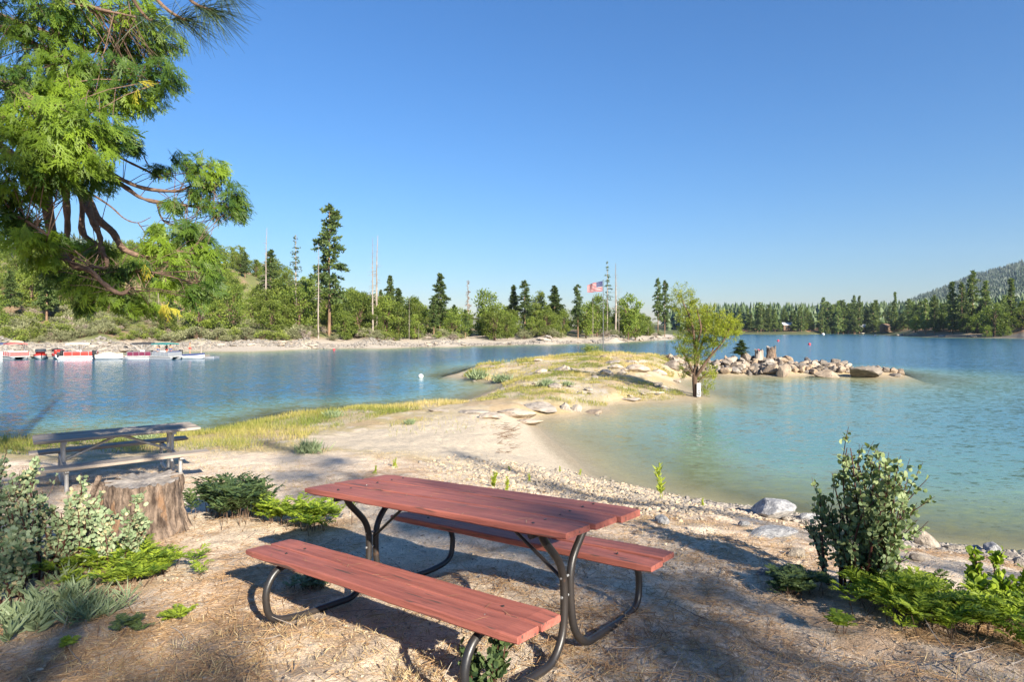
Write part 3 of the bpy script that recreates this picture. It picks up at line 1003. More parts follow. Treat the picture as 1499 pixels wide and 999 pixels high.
# ---- jetty rocks
n0 = 0
tries = 0
JR = []
while n0 < 190 and tries < 4000:
    tries += 1
    px = rng.uniform(980, 1322)
    d = 47.3 + rng.uniform(0, 1) * (3.2 if px < 1200 else 2.4 * (1322 - px) / 122)
    if px < 1035:
        d = 44.5 + rng.uniform(0, 7)
    x, y = (px - CX) / FP * d, d
    z = g1(x, y)
    s = rng.uniform(.24, .62) * (1 if px < 1240 else .8)
    if z < -.6:
        continue
    if any((x - a) ** 2 + (y - b_) ** 2 < (.47 * (s + c)) ** 2 for a, b_, c in JR):
        continue
    JR.append((x, y, s))
    rock((ROCKS if rng.random() < .75 else PALE)[n0 % 7], x, y, (s * 1.15, s * .9, s * .9), 'tan granite boulder piled on the rocky breakwater behind the willow', 'boulders of the rocky breakwater', sink=.18, tilt=.5)
    n0 += 1
for k in range(90):
    px = rng.uniform(985, 1318)
    d = 47.6 + rng.uniform(0, 1) * (3.4 if px < 1200 else 2.6 * (1326 - px) / 122)
    x = (px - CX) / FP * d
    s = rng.uniform(.14, .32)
    z = g1(x, d)
    if z > -.3:
        rock((ROCKS + PALE)[k % 16], x, d, (s * 1.2, s, s * .9), 'small tan stone wedged between boulders of the rocky breakwater', 'small stones of the rocky breakwater', 'stone', 'stone', sink=.0, tilt=.6)
for px, py, w, h, lb in ((1208, 550, 46, 15, 'wide flat tan boulder at the waterline in the middle of the breakwater'), (1268, 550, 62, 18, 'long tan slab rock near the tip of the breakwater'), (1130, 548, 32, 18, 'big square boulder below the two stumps on the breakwater'), (1312, 550, 22, 6, 'dark flat rock at the very tip of the breakwater'), (1146, 528, 30, 22, 'pale standing boulder right of the two stumps on the breakwater'), (1066, 520, 30, 11, 'dark topped boulder on the crest left of the small pine')):
    x, y, z = P(px, py, .1 if py > 535 else 1.2)
    w_ = w * y / FP / 2
    rock(ROCKS[int(px) % 9], x, y, (w_, w_ * .8, h * y / FP * .8), lb, None, rz=rng.uniform(-.2, .2), sink=.2, tilt=.06)
for px, py, w, h, seed, lb in ((1111, 520, 12, 12, 4, 'smaller pale split stump on top of the breakwater'), (1129, 519, 13, 15, 5, 'larger brown stump on top of the breakwater')):
    d = 50.3
    x = (px - CX) / FP * d
    stump(x, d, g1(x, d) + .15, w * d / FP / 2, h * d / FP + .1, seed, lb, M['deadwood'] if seed == 4 else M['stump'], M['stumptop'], n=40, k=14, flare=.5, rag=.34)

# ================================================================== PLANTS
def grow(mb, base, d, ln, r0, r1, n=7, wob=.12, m=0, up=.15, sides=6):
    """one wandering stem; returns its points"""
    p = [np.array(base, float)]
    d = unit(np.array(d, float))
    for k in range(n):
        d = unit(d + rng.normal(0, wob, 3) + [0, 0, up * .3])
        p.append(p[-1] + d * ln / n)
    p = np.array(p)
    tube(mb, p, np.linspace(r0, r1, n + 1), sides, m, False)
    return p


def manzanita(name, x, y, h, w, label, leaf, seed, stems=9, leafn=9, lsz=.04, lean=(0, 0), twigs=7, bare=.3, cat='bush', grp=None, stemr=.013):
    global rng
    keep_, rng = rng, np.random.default_rng(seed)
    e = empty(name, (x, y, g1(x, y) - .02), label, cat, grp)
    st, lf = MB(), MB()
    tips = []
    for k in range(stems):
        a = 2 * np.pi * k / stems + rng.uniform(-.4, .4)
        out = rng.uniform(.15, 1) * w
        hh = h * rng.uniform(.62, 1.0) * (1 - .35 * (out / w) ** 2)
        tgt = np.array([math.cos(a) * out + lean[0], math.sin(a) * out + lean[1], hh])
        b0 = np.array([math.cos(a) * .06, math.sin(a) * .06, 0])
        ln = np.linalg.norm(tgt)
        p = grow(st, b0, tgt * [1, 1, .9], ln * .98, stemr * rng.uniform(.7, 1.2), .003, 9, .09, up=.4)
        for j in range(twigs):
            t = rng.uniform(bare, 1)
            q = p[min(int(t * 9), 8)]
            d = unit(unit(p[-1] - p[0]) + rng.normal(0, .55, 3) + [0, 0, .35])
            tp = grow(st, q, d, rng.uniform(.12, .30) * h, .004, .0015, 5, .13, up=.5, sides=4)
            tips.append((tp, t))
        tips.append((p[5:], 1))
    C, D, N, T = [], [], [], []
    for tp, t in tips:
        n = rng.integers(leafn, leafn * 2)
        u = rng.uniform(.1, 1, n) ** .8
        q = tp[np.minimum((u * (len(tp) - 1)).astype(int), len(tp) - 1)] + rng.normal(0, .012, (n, 3))
        d = unit(rdirs(n) * .9 + unit(tp[-1] - tp[0]) * .5 + [0, 0, .35])
        C.append(q); D.append(d); T.append(np.clip(rng.normal(.5, .25, n) + (0 if leaf != 'manzpale' else .1), 0, 1))
        N.append(unit(rdirs(n) + [SX * .5, SY * .5, .0]))
    C, D, N, T = map(np.concatenate, (C, D, N, T))
    discs(lf, C, D, lsz * rng.uniform(.6, 1.15, len(C)), lsz * rng.uniform(.55, .95, len(C)), 0, T, N)
    st.build('stems', M['manzbark'], e, True)
    lf.build('foliage', M[leaf], e)
    rng = keep_
    return e


bx, by, bz = march(1272, 872)
manzanita('manzanita_bush', bx, by, 1.14, .33, 'tall manzanita bush with round grey green leaves and dark red stems by the water', 'manz', 61, stems=22, leafn=9, lsz=.043, lean=(-.05, .0), twigs=11, bare=.16)
x, y, z = march(1225, 858)
manzanita('manzanita_bush', x, y, .62, .20, 'small brownish manzanita sprig leaning left below the tall bush', 'manzpale', 62, stems=7, leafn=7, lsz=.038, lean=(-.10, 0), twigs=6, bare=.25)
for px, py, h, w, sd, lb, st_ in ((48, 850, 1.02, .30, 63, 'pale grey green manzanita bush at the left edge in front of the grey table', 11), (-25, 850, 1.0, .28, 64, 'pale manzanita with tan leaves cut by the left edge of the picture', 10), (105, 838, .82, .20, 65, 'narrow pale manzanita right of the larger pale bush', 8), (172, 838, .74, .17, 66, 'small pale manzanita standing in front of the broad stump', 7), (15, 880, .55, .22, 67, 'low tan leaved manzanita at the left edge below the pale bush', 8)):
    x, y, z = march(px, py)
    manzanita('manzanita_bush', x, y, h, w, lb, 'manzpale' if sd != 66 else 'manzpale', sd, stems=st_, leafn=10, lsz=.039, twigs=9, bare=.2)
x, y, z = march(1462, 905)
manzanita('leafy_shoots', x, y, .42, .14, 'young leafy green shoots rising from the low shrubs at the right edge', 'clover', 68, stems=6, leafn=7, lsz=.05, twigs=5, bare=.25, cat='shrub', stemr=.005)
x, y, z = march(715, 1008)
manzanita('leafy_shoots', x, y, .34, .10, 'small dark leafy shoots growing under the near end of the red bench', 'darkshrub', 69, stems=5, leafn=7, lsz=.045, twigs=5, bare=.15, cat='shrub', stemr=.004)


def fronds(mb, base, n, ln, spread=1.0, pairs=8, lw=.5, tone=(.5, .2), rise=.8):
    """ferny low sprays: arching midribs with pinnate leaflets"""
    for k in range(n):
        a = rng.uniform(0, 2 * np.pi)
        o = np.array([math.cos(a), math.sin(a), 0])
        l_ = ln * rng.uniform(.6, 1.15)
        t = np.linspace(0, 1, pairs + 1)
        rs = rise * rng.uniform(.5, 1.2)
        pth = base + o * (t * l_ * .75)[:, None] * spread + np.stack([0 * t, 0 * t, l_ * rs * (t - .55 * t * t)], -1)
        tg = unit(np.gradient(pth, axis=0))
        side = unit(np.cross(tg, [0, 0, 1.]))
        ll = l_ * .34 * np.sin(np.pi * (t * .8 + .15)) * rng.uniform(.8, 1.2)
        tn = np.clip(rng.normal(*tone), 0, 1)
        for s in (-1, 1):
            d = unit(side * s + tg * .7 + rng.normal(0, .12, pth.shape))
            cards(mb, pth[1:], d[1:], ll[1:], ll[1:] * lw, 0, np.clip(tn + rng.normal(0, .1, pairs), 0, 1), unit(np.broadcast_to([0, 0, 1.], (pairs, 3)) + rng.normal(0, .25, (pairs, 3))))


def patch(name, pxs, n, ln, leaf, label, cat='shrub', jit=.16, nf=7, grp=None, tone=(.5, .22), rise=.8, pairs=8, lw=.5, twig=True):
    P3 = [march(*q) for q in pxs]
    c = np.mean(P3, 0)
    c[2] = g1(c[0], c[1])
    e = empty(name, c, label, cat, grp)
    mb = MB()
    for k in range(n):
        i = rng.integers(len(P3))
        j = (i + 1) % len(P3)
        w = rng.random()
        q = np.array(P3[i]) * (1 - w) + np.array(P3[j]) * w if len(P3) > 1 else np.array(P3[0])
        x, y = q[0] + rng.normal(0, jit), q[1] + rng.normal(0, jit)
        b0 = np.array([x, y, g1(x, y)]) - c
        hh = rng.uniform(.15, .8) * ln
        tube(mb, np.array([b0, b0 + [rng.normal(0, .02), rng.normal(0, .02), hh]]), [.004, .002], 4, 1, False)
        fronds(mb, b0 + [0, 0, hh], nf, ln, tone=tone, rise=rise, pairs=pairs, lw=lw)
    mb.build('foliage', [M[leaf], M['bark']], e)  # bark-coloured stems are merged into this mesh along with the leaf fronds
    return e


patch('low_shrub', [(1270, 885), (1330, 895), (1400, 905), (1300, 915), (1360, 922)], 74, .17, 'clover', 'bright green low ferny shrub spreading in front of the tall manzanita', jit=.13, tone=(.55, .32), lw=.34, rise=1.15)
patch('low_shrub', [(1420, 900), (1480, 915), (1440, 935), (1510, 930)], 52, .17, 'clover', 'bright green ferny ground shrub in the bottom right corner by the shoots', jit=.13, tone=(.52, .32), lw=.34, rise=1.15)
patch('low_shrub', [(1150, 862), (1185, 868), (1165, 875)], 40, .13, 'darkshrub', 'dark green low shrub in shade left of the tall manzanita', jit=.07, tone=(.6, .2))
patch('seedling', [(1232, 928)], 4, .11, 'clover', 'tiny bright green seedling on the bare ground below the tall manzanita', 'plant', .02, tone=(.75, .15))
patch('low_shrub', [(300, 752), (340, 745), (370, 752), (330, 765), (380, 758)], 80, .25, 'darkshrub', 'dark bushy shrub growing right behind the broad stump', jit=.12, tone=(.45, .25), rise=1.7, lw=.4)
patch('low_shrub', [(390, 762), (430, 768), (480, 772), (450, 782)], 56, .19, 'clover', 'yellow green low shrub right of the dark shrub by the stump', jit=.10, tone=(.55, .3), rise=1.4, lw=.38)
patch('low_shrub', [(60, 835), (130, 850), (200, 838), (110, 818), (240, 850), (170, 860), (275, 835)], 110, .15, 'clover', 'bright green ferny ground shrub in front of the broad stump', jit=.14, tone=(.5, .3), lw=.36, rise=1.1)
def strap(name, pxs, n, ln, wd, label, jit=.1, leaf='sage'):
    """rosettes of upright strap shaped leaves"""
    P3 = [march(*q) for q in pxs]
    c = np.mean(P3, 0)
    c[2] = g1(c[0], c[1])
    e = empty(name, c, label, 'plant')
    mb = MB()
    for k in range(n):
        q = P3[rng.integers(len(P3))]
        x, y = q[0] + rng.normal(0, jit), q[1] + rng.normal(0, jit)
        b0 = np.array([x, y, g1(x, y)]) - c
        st_ = rng.uniform(.0, .6) * ln
        m = rng.integers(6, 11)
        d = unit(rdirs(m) * [1, 1, .3] + [0, 0, rng.uniform(.5, 1.1)])
        cards(mb, b0 + np.stack([0 * d[:, 0], 0 * d[:, 0], rng.uniform(0, 1, m) * st_], -1), d, ln * rng.uniform(.6, 1.2, m), wd * rng.uniform(.7, 1.3, m), 0, np.clip(rng.normal(.5, .25, m), 0, 1), fold=.3)
    mb.build('foliage', M[leaf], e)


strap('strap_plant', [(30, 905), (80, 888), (15, 925), (55, 915)], 60, .13, .020, 'grey green strap leaved plants at the left edge', .10)
strap('feathery_tuft', [(150, 895), (110, 912), (135, 905)], 44, .15, .010, 'fine grey green feathery tuft right of the strap leaved plants', .08)
strap('strap_plant', [(120, 868), (90, 860)], 14, .13, .020, 'few strap leaved shoots under the pale bush', .06)
patch('seedling', [(250, 905), (262, 912)], 6, .10, 'clover', 'small bright green sprig on the bare ground left of the red bench', 'plant', .03, tone=(.8, .12))
patch('seedling', [(175, 925), (205, 930)], 9, .09, 'darkshrub', 'small dark green tuft in the needles at the lower left', 'plant', .04, tone=(.7, .2))
patch('seedling', [(110, 950), (95, 955)], 4, .07, 'clover', 'tiny yellow green sprig among needles at the bottom left', 'plant', .03, tone=(.9, .1))
patch('low_shrub', [(440, 858), (475, 862)], 30, .08, 'sage', 'blue green cushion plant growing under the red bench', 'plant', .05, nf=8, tone=(.3, .2))


def stalk(px, py, hpx, n, label, leaf='shoot', grp=None, wd=.3):
    x, y, z = march(px, py)
    h = hpx * y / FP
    e = empty('yellow_stalk', (x, y, z), label, 'plant', grp)
    mb, st = MB(), MB()
    for k in range(n):
        a = rng.normal(0, .12, 2)
        hh = h * rng.uniform(.6, 1)
        p = np.array([[rng.normal(0, .03), rng.normal(0, .03), 0], [a[0] * hh * .5, a[1] * hh * .5, hh * .5], [a[0] * hh, a[1] * hh, hh]])
        tube(st, p, [.006, .003], 4, 0, False)
        m_ = 46
        t = rng.uniform(.15, 1, m_)
        q = np.stack([np.interp(t, [0, .5, 1], p[:, i]) for i in range(3)], -1)
        d = unit(rdirs(m_) * [1, 1, .3] + [0, 0, .9])
        cards(mb, q, d, h * wd * rng.uniform(.4, .8, m_), h * .045, 0, rng.uniform(.2, 1, m_))
    st.build('stems', M['shoot'], e)
    mb.build('foliage', M[leaf], e)


stalk(968, 732, 52, 2, 'tall narrow yellow green stalk on the pebble bank right of the table')
stalk(722, 716, 26, 5, 'yellow green tuft on the gravel behind the red tabletop')
stalk(744, 720, 22, 3, 'second yellow green tuft just right of the tuft behind the tabletop')
stalk(578, 686, 14, 4, 'small bright tuft on dry ground above the far left of the tabletop')
stalk(745, 690, 10, 3, 'tiny green sprout on the gravel left of the wet sand')
stalk(820, 692, 9, 3, 'tiny green sprout at the edge of the wet sand')
stalk(850, 697, 10, 3, 'tiny green sprout at the water end of the wet sand')
stalk(775, 706, 12, 3, 'little green sprout among pebbles below the wet sand')
stalk(1028, 742, 14, 3, 'little sprout at the right end of the pebble bank')
stalk(550, 694, 12, 4, 'low greenish tuft on dry ground left of the bright tuft')
for px, py, hp, lb in ((452, 664, 24, 'pale silvery sage tuft at the left corner of the sand'), (488, 612, 14, 'grey green tuft on the sandy rise in the grass'), (600, 622, 10, 'short sage tuft on the sand rise'), (735, 560, 16, 'green weed clump at the inlet shore of the spit'), (700, 556, 18, 'leafy weeds on the inlet point of the spit'), (800, 566, 14, 'grey green clump in the middle of the spit'), (830, 566, 10, 'small green clump right of the grey green clump'), (215, 650, 20, 'pale weed behind the grey table')):
    x, y, z = march(px, py)
    e = empty('sage_tuft', (x, y, z), lb, 'plant')
    mb = MB()
    n = 260
    h = hp * y / FP
    b0 = rng.normal(0, h * .35, (n, 3)) * [1, 1, 0]
    cards(mb, b0, unit(rdirs(n) * [1, 1, .4] + [0, 0, 1.1]), h * rng.uniform(.5, 1.1, n), h * .07, 0, rng.uniform(.1, 1, n))
    mb.build('foliage', M['sage'], e)


# bush by the flagpole
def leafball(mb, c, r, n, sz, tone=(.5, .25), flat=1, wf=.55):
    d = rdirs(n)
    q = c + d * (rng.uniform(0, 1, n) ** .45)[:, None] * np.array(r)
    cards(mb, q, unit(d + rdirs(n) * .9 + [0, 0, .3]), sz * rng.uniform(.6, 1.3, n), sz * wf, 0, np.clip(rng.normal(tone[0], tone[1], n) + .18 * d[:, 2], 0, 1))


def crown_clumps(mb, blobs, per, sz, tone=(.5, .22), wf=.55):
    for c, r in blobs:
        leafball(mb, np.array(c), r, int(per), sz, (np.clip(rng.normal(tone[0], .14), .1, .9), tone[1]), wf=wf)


d = 60.5
x = (866 - CX) / FP * d
e = empty('round_bush', (x, d - 1.2, g1(x, d - 1.2)), 'rounded yellow green bush left of the flagpole', 'bush')
mb = MB()
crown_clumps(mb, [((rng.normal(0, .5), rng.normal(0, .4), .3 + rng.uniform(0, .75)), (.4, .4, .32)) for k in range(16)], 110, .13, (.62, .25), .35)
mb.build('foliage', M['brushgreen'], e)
mb = MB()
for k in range(6):
    grow(mb, (0, 0, -.05), (rng.normal(0, .5), rng.normal(0, .5), 1), .9, .02, .006)
mb.build('stems', M['bark'], e)

# small pine on the breakwater
# ================================================================== TREES
def conifer_parts(seed, h=20., rad=2.6, cb=.25, whorls=34, drop=.15, sz=.55, dead=0., taper=.75, tr=.28, droop=.25, tufts=5, crook=.0):
    """trunk mesh and crown mesh of one conifer; unit metres, base at origin"""
    r = np.random.default_rng(seed)
    tk, cr = MB(), MB()
    n = 12
    zz = np.linspace(-.6, h, n)
    bend = np.cumsum(r.normal(0, crook, (n, 2)), 0)
    ax = np.stack([bend[:, 0], bend[:, 1], zz], -1)
    tube(tk, ax, tr * np.linspace(1, .08, n) ** .85, 8, 0, False)
    at_ = lambda z: np.array([np.interp(z, zz, ax[:, 0]), np.interp(z, zz, ax[:, 1]), z])
    C, D, L, T = [], [], [], []
    for k in range(whorls):
        t = (k + r.uniform(-.4, .4)) / whorls
        t = min(max(t, 0), 1)
        z = h * (cb + (1 - cb) * t)
        prof = (1 - t) ** taper * (.55 + .45 * min(1, t * 6)) * rad * (1 + .35 * np.sin(t * 23 + seed))
        for j in range(r.integers(3, 6)):
            if r.random() < drop:
                continue
            a = r.uniform(0, 2 * np.pi)
            ln = max(.25, prof * r.uniform(.6, 1.15))
            d = np.array([math.cos(a), math.sin(a), r.uniform(-.1, .25) + .5 * t])
            b = at_(z)
            m = 5
            s = np.linspace(0, 1, m)[:, None]
            pth = b + d * ln * s + np.array([0, 0, -droop * ln]) * s ** 2
            tube(tk, pth, [.045 * tr / .28 * (1 - t * .6), .012], 4, 0, False)
            if r.random() < dead:
                continue
            q = max(2, int(tufts * (ln / rad) + 1.5))
            u = np.linspace(.3, 1, q)
            cen = b + d * ln * u[:, None] + np.array([0, 0, -droop * ln]) * u[:, None] ** 2
            tn = r.uniform(.15, .75)
            for c in cen:
                w = 6
                C.append(np.repeat((c + r.normal(0, .08, 3))[None], w, 0))
                D.append(unit(r.normal(size=(w, 3)) + d * .9 + [0, 0, .25]))
                L.append(sz * r.uniform(.7, 1.3, w))
                T.append(np.clip(tn + r.normal(0, .15, w), 0, 1))
    if not C:
        return tk, None
    C, D, L, T = map(np.concatenate, (C, D, L, T))
    global rng
    keep_, rng = rng, r
    cards(cr, C, D, L, L * .42, 0, T)
    rng = keep_
    return tk, cr


def broad_parts(seed, h=8., r_=3.2, clumps=26, per=62, sz=.42, trunk=.22, base=.18, tone=.5, stems=1):
    global rng
    keep_, rng = rng, np.random.default_rng(seed)
    tk, cr = MB(), MB()
    blobs = []
    for k in range(stems):
        a0 = rng.uniform(0, 6.3)
        grow(tk, (0, 0, -.5), (math.cos(a0) * .15 * (stems > 1), math.sin(a0) * .15 * (stems > 1), 1), h * .75, trunk, trunk * .3, 8, .06, up=.6)
    for k in range(clumps):
        u = rng.random()
        z = h * (base + (1 - base) * u ** .85)
        prof = r_ * (math.sin(math.pi * min(1, .18 + .80 * u)) ** .7) * (1 + .25 * math.sin(u * 9 + seed))
        a = rng.uniform(0, 6.3)
        q = prof * rng.uniform(.25, 1) ** .6
        c = np.array([math.cos(a) * q, math.sin(a) * q, z])
        s = r_ * rng.uniform(.2, .38)
        blobs.append((c, (s, s, s * .7)))
        if k % 2 == 0:
            b = np.array([0, 0, z * .55])
            tube(tk, [b, (b + c) / 2 + [0, 0, .2], c], [trunk * .3, trunk * .08], 4, 0, False)
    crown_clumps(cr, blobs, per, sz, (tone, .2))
    rng = keep_
    return tk, cr


def brush_parts(seed, h=2., r_=1.5, clumps=12, per=60, sz=.22, tone=.5):
    global rng
    keep_, rng = rng, np.random.default_rng(seed)
    tk, cr = MB(), MB()
    blobs = []
    for k in range(clumps):
        a, q = rng.uniform(0, 6.3), r_ * rng.uniform(0, 1) ** .6
        c = np.array([math.cos(a) * q, math.sin(a) * q, h * rng.uniform(.25, .9) * (1 - .4 * (q / r_) ** 2)])
        s = r_ * rng.uniform(.22, .4)
        blobs.append((c, (s, s, s * .75)))
        tube(tk, [(0, 0, -.2), c * .5 + [0, 0, .1], c], [.05, .015], 4, 0, False)
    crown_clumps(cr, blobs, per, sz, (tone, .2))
    rng = keep_
    return tk, cr


VAR = {}


def var(kind, parts, tm, lm):
    tk, cr = parts
    VAR.setdefault(kind, []).append((tk.mesh('trunk', tm, True), cr.mesh('crown', lm) if cr else None))


for k in range(4):
    var('pine', conifer_parts(300 + k, 20, 2.7, .22 + .06 * k, 44, .06, .66, tufts=8), M['pinebark'], M['pine'])
for k in range(6):
    var('farpine', conifer_parts(320 + k, 24, (2.6, 3.1, 2.3, 3.4, 2.8, 3.8)[k], (.10, .16, .08, .14, .2, .12)[k], 34, .08, .95, tufts=5, taper=(.8, .6, .9, .55, .7, .6)[k]), M['pinebark'], M['pinefar'])
for k in range(2):
    var('openpine', conifer_parts(340 + k, 24, 3.1, .28, 42, .12, .66, tufts=8, taper=.5, droop=.35, crook=.03), M['pinebark'], M['pine'])
for k in range(3):
    var('shadepine', conifer_parts(380 + k, 20, 3.2, .30, 24, .56, .55, tufts=4, taper=.6, droop=.3), M['pinebark'], M['pine'])
for k in range(2):
    var('thinpine', conifer_parts(350 + k, 22, 1.9, .42, 30, .2, .34, tufts=4, taper=.9, dead=.25), M['deadwood'], M['pine'])
for k in range(3):
    var('snag', conifer_parts(360 + k, 18, 1.5, .30, 26, .35, dead=1.1, tr=.21, droop=.5, crook=.03, sz=.2), M['deadwood'], M['pine'])
var('rust', conifer_parts(370, 14, 1.0, .25, 26, .2, .3, tufts=3, dead=.3), M['deadwood'], M['rust'])
for k in range(6):
    var('oak', broad_parts(400 + k, 8, (3.6, 3.0, 3.9, 2.8, 3.4, 3.2)[k], 40, 60, .42, stems=1 + (k % 3 == 2), base=(.04, .1, .03, .06, .12, .03)[k], tone=(.5, .62, .4, .55, .45, .7)[k]), M['bark'], M['oak'])
for k in range(4):
    var('brush', brush_parts(430 + k, 2.0, 1.7, 13, 60, .24), M['bark'], M['brush'])
for k in range(3):
    var('greenbrush', brush_parts(440 + k, 2.3, 1.6, 13, 60, .25), M['bark'], M['brushgreen'])
for k in range(2):
    var('drybrush', brush_parts(450 + k, 1.8, 1.7, 12, 55, .2), M['deadwood'], M['drybrush'])


def tree(kind, x, y, h, label, name, cat='tree', grp=None, k=None, z=None, wide=1.0, top=None):
    vs = VAR[kind]
    tk, cr = vs[rng.integers(len(vs)) if k is None else k % len(vs)]
    base = {'pine': 20, 'farpine': 24, 'openpine': 24, 'shadepine': 20, 'thinpine': 22, 'snag': 18, 'rust': 14, 'oak': 8, 'brush': 2, 'greenbrush': 2.3, 'drybrush': 1.8}[kind]
    s = h / base
    e = empty(name, (x, y, (g1(x, y) if z is None else z) - .05), label, cat, grp, rng.uniform(0, 6.3), (s * wide, s * wide, s))
    link('trunk' if base > 3 else 'stems', tk, e)
    if cr:
        link('crown' if base > 3 else 'foliage', cr, e)
    return e


def tree_px(kind, px, top, d, label, name, **kw):
    """a tree at depth d whose tip shows at (px, top)"""
    x = (px - CX) / FP * d
    z = g1(x, d)
    h = H + (CY - top) * d / FP - z
    return tree(kind, x, d, max(h, .5), label, name, z=z, **kw)


# -- singled-out trees of the left shore
for q in (('openpine', 482, 298, 131, 'tallest full green pine on the far left shore', 'pine_tree', 0, 1.05), ('thinpine', 433, 343, 131, 'slim sparse pine with a long bare trunk left of the tallest pine', 'pine_tree', 0, 1),
          ('snag', 389, 333, 140, 'tall bare dead trunk far left of the slim sparse pine', 'dead_tree', 0, 1), ('pine', 396, 366, 150, 'short topped pine right behind the far left dead trunk', 'pine_tree', 1, 1.2),
          ('snag', 466, 357, 125, 'bare dead trunk standing just in front of the tallest pine', 'dead_tree', 1, .8), ('snag', 546, 347, 130, 'left one of a close pair of tall pale dead trunks', 'dead_tree', 2, .9), ('snag', 551, 344, 133, 'right one of a close pair of tall pale dead trunks', 'dead_tree', 0, 1.2),
          ('pine', 571, 404, 165, 'small pointed pine right of the pair of dead trunks', 'pine_tree', 2, 1.0), ('pine', 557, 425, 150, 'little slender pine standing against the pair of dead trunks', 'pine_tree', 3, .9), ('pine', 644, 401, 160, 'full pine standing left of the rusty brown dead tree', 'pine_tree', 0, 1.35), ('rust', 685, 410, 185, 'rusty brown dead tree standing alone against the sky', 'dead_tree', 0, .9),
          ('snag', 599, 434, 128, 'short white dead stem on the shore left of the full pine', 'dead_tree', 1, .5), ('oak', 713, 427, 165, 'rounded oak right of the rusty brown dead tree', 'oak_tree', 0, .85), ('openpine', 768, 410, 172, 'broad leaning pine in the middle of the point', 'pine_tree', 1, 1.25), ('pine', 752, 418, 176, 'pointed conifer touching the left of the broad leaning pine', 'pine_tree', 1, 1.2),
          ('pine', 812, 419, 176, 'pointed conifer right of the broad leaning pine', 'pine_tree', 3, 1.4), ('openpine', 846, 416, 172, 'pine with bare lower trunk left of the flag', 'pine_tree', 0, 1.0), ('thinpine', 889, 382, 182, 'thin half dead pine just right of the flag', 'pine_tree', 1, .95), ('snag', 901, 385, 180, 'tall bare dead pine right of the thin half dead pine', 'dead_tree', 2, 1.5),
          ('oak', 920, 433, 186, 'leaning leafy oak right of the dead pine by the flag', 'oak_tree', 3, .8), ('oak', 930, 452, 190, 'dark rounded oak at the right of the leaning leafy oak', 'oak_tree', 1, 1.0), ('openpine', 963, 407, 228, 'left one of two dark pines at the tip of the point', 'pine_tree', 1, .75), ('openpine', 973, 410, 230, 'right one of two dark pines at the tip of the point', 'pine_tree', 0, .8),
          ('snag', 868, 430, 168, 'white dead stem below the flag', 'dead_tree', 0, .5), ('oak', 874, 436, 176, 'leafy tree rising behind the flagpole', 'oak_tree', 4, .75), ('snag', 906, 418, 184, 'thin leaning dead stem beside the leaning leafy oak', 'dead_tree', 1, .5), ('oak', 790, 430, 182, 'thin crowned tree between the two pointed conifers', 'oak_tree', 5, .8)):
    tree_px(q[0], q[1], q[2], q[3], q[4], q[5], k=q[6], wide=q[7])

# -- woods of the left shore and hillside
SKY = np.array([(-260, 350), (0, 346), (200, 348), (300, 360), (330, 366), (350, 371), (400, 390), (450, 400), (520, 417), (560, 433), (600, 441), (650, 455), (690, 462), (740, 452), (800, 452), (860, 448), (920, 455), (985, 478)])
nO = 0
OK_ = []
for tries in range(4000):
    if nO >= 270:
        break
    px = rng.uniform(-160, 950)
    base = np.interp(px, [-200, 0, 290, 450, 600, 750, 880, 985], [90, 90, 108, 118, 130, 150, 170, 232])
    d = base + 5 + rng.uniform(0, 1) ** 1.3 * np.interp(px, [0, 450, 600, 950], [130, 110, 45, 22])
    x = (px - CX) / FP * d
    if any((x - a) ** 2 + (d - b_) ** 2 < 2.3 ** 2 for a, b_ in OK_):
        continue
    z = g1(x, d)
    lim = H + (CY - np.interp(px, SKY[:, 0], SKY[:, 1]) - rng.normal(0, 4)) * d / FP - z
    h = min(rng.uniform(5, 10), max(lim, 2.2))
    if px < 300 and d < 128 and rng.random() < .75:
        continue
    OK_.append((x, d))
    nO += 1
    if rng.random() < .13 and h > 4:
        tree('pine', x, d, h * 1.25, 'small green conifer among the oaks of the far left hillside', 'conifer', 'tree', 'conifers scattered through the hillside woods', z=z, wide=1.3)
    else:
        tree('oak', x, d, h, 'leafy green oak in the woods of the far left shore', 'oak_tree', 'tree', 'oaks covering the far left shore', z=z, wide=rng.uniform(.8, 1.1))
nB = 0
for tries in range(4000):
    if nB >= 430:
        break
    px = rng.uniform(-60, 985) if rng.random() < .7 else rng.uniform(-60, 450)
    base = np.interp(px, [-200, 0, 290, 450, 600, 750, 880, 985], [90, 91, 107, 116.5, 128, 147, 166, 229])
    d = base + rng.uniform(1, 2.5) + abs(rng.normal(0, 1)) * np.interp(px, [0, 300, 500, 985], [26, 14, 8, 7])
    x = (px - CX) / FP * d
    z = g1(x, d)
    if z < 1.15:
        continue
    nB += 1
    u = rng.random()
    if u < .58:
        tree('brush', x, d, rng.uniform(1.2, 2.4), 'grey green brush on the bank of the far left shore', 'brush_bush', 'bush', 'grey green brush along the far left shore', z=z)
    elif u < .84:
        tree('greenbrush', x, d, rng.uniform(1.2, 2.8), 'bright green bush on the bank of the far left shore', 'green_bush', 'bush', 'green bushes along the far left shore', z=z)
    else:
        tree('drybrush', x, d, rng.uniform(1.0, 1.9), 'leafless grey brown brush on the bank of the far left shore', 'dry_bush', 'bush', 'dry brush along the far left shore', z=z)
for px, top, d, lb in ((280, 430, 118, 'broken grey trunk in the brush left of the boat dock end'), (106, 452, 110, 'pale dead stem in the brush above the boats'), (398, 470, 121, 'short grey dead stem in brush below the slim sparse pine'), (232, 400, 135, 'dead grey tree behind the yellowed cedar spray'), (275, 482, 110, 'short white post like stem above the boat dock end'), (613, 472, 131, 'short pale stub beside the white dead stem'), (1009 - 60, 470, 205, 'thin grey dead stem near the tip of the point')):
    tree_px('snag', px, top, d, lb, 'dead_tree', wide=.6)

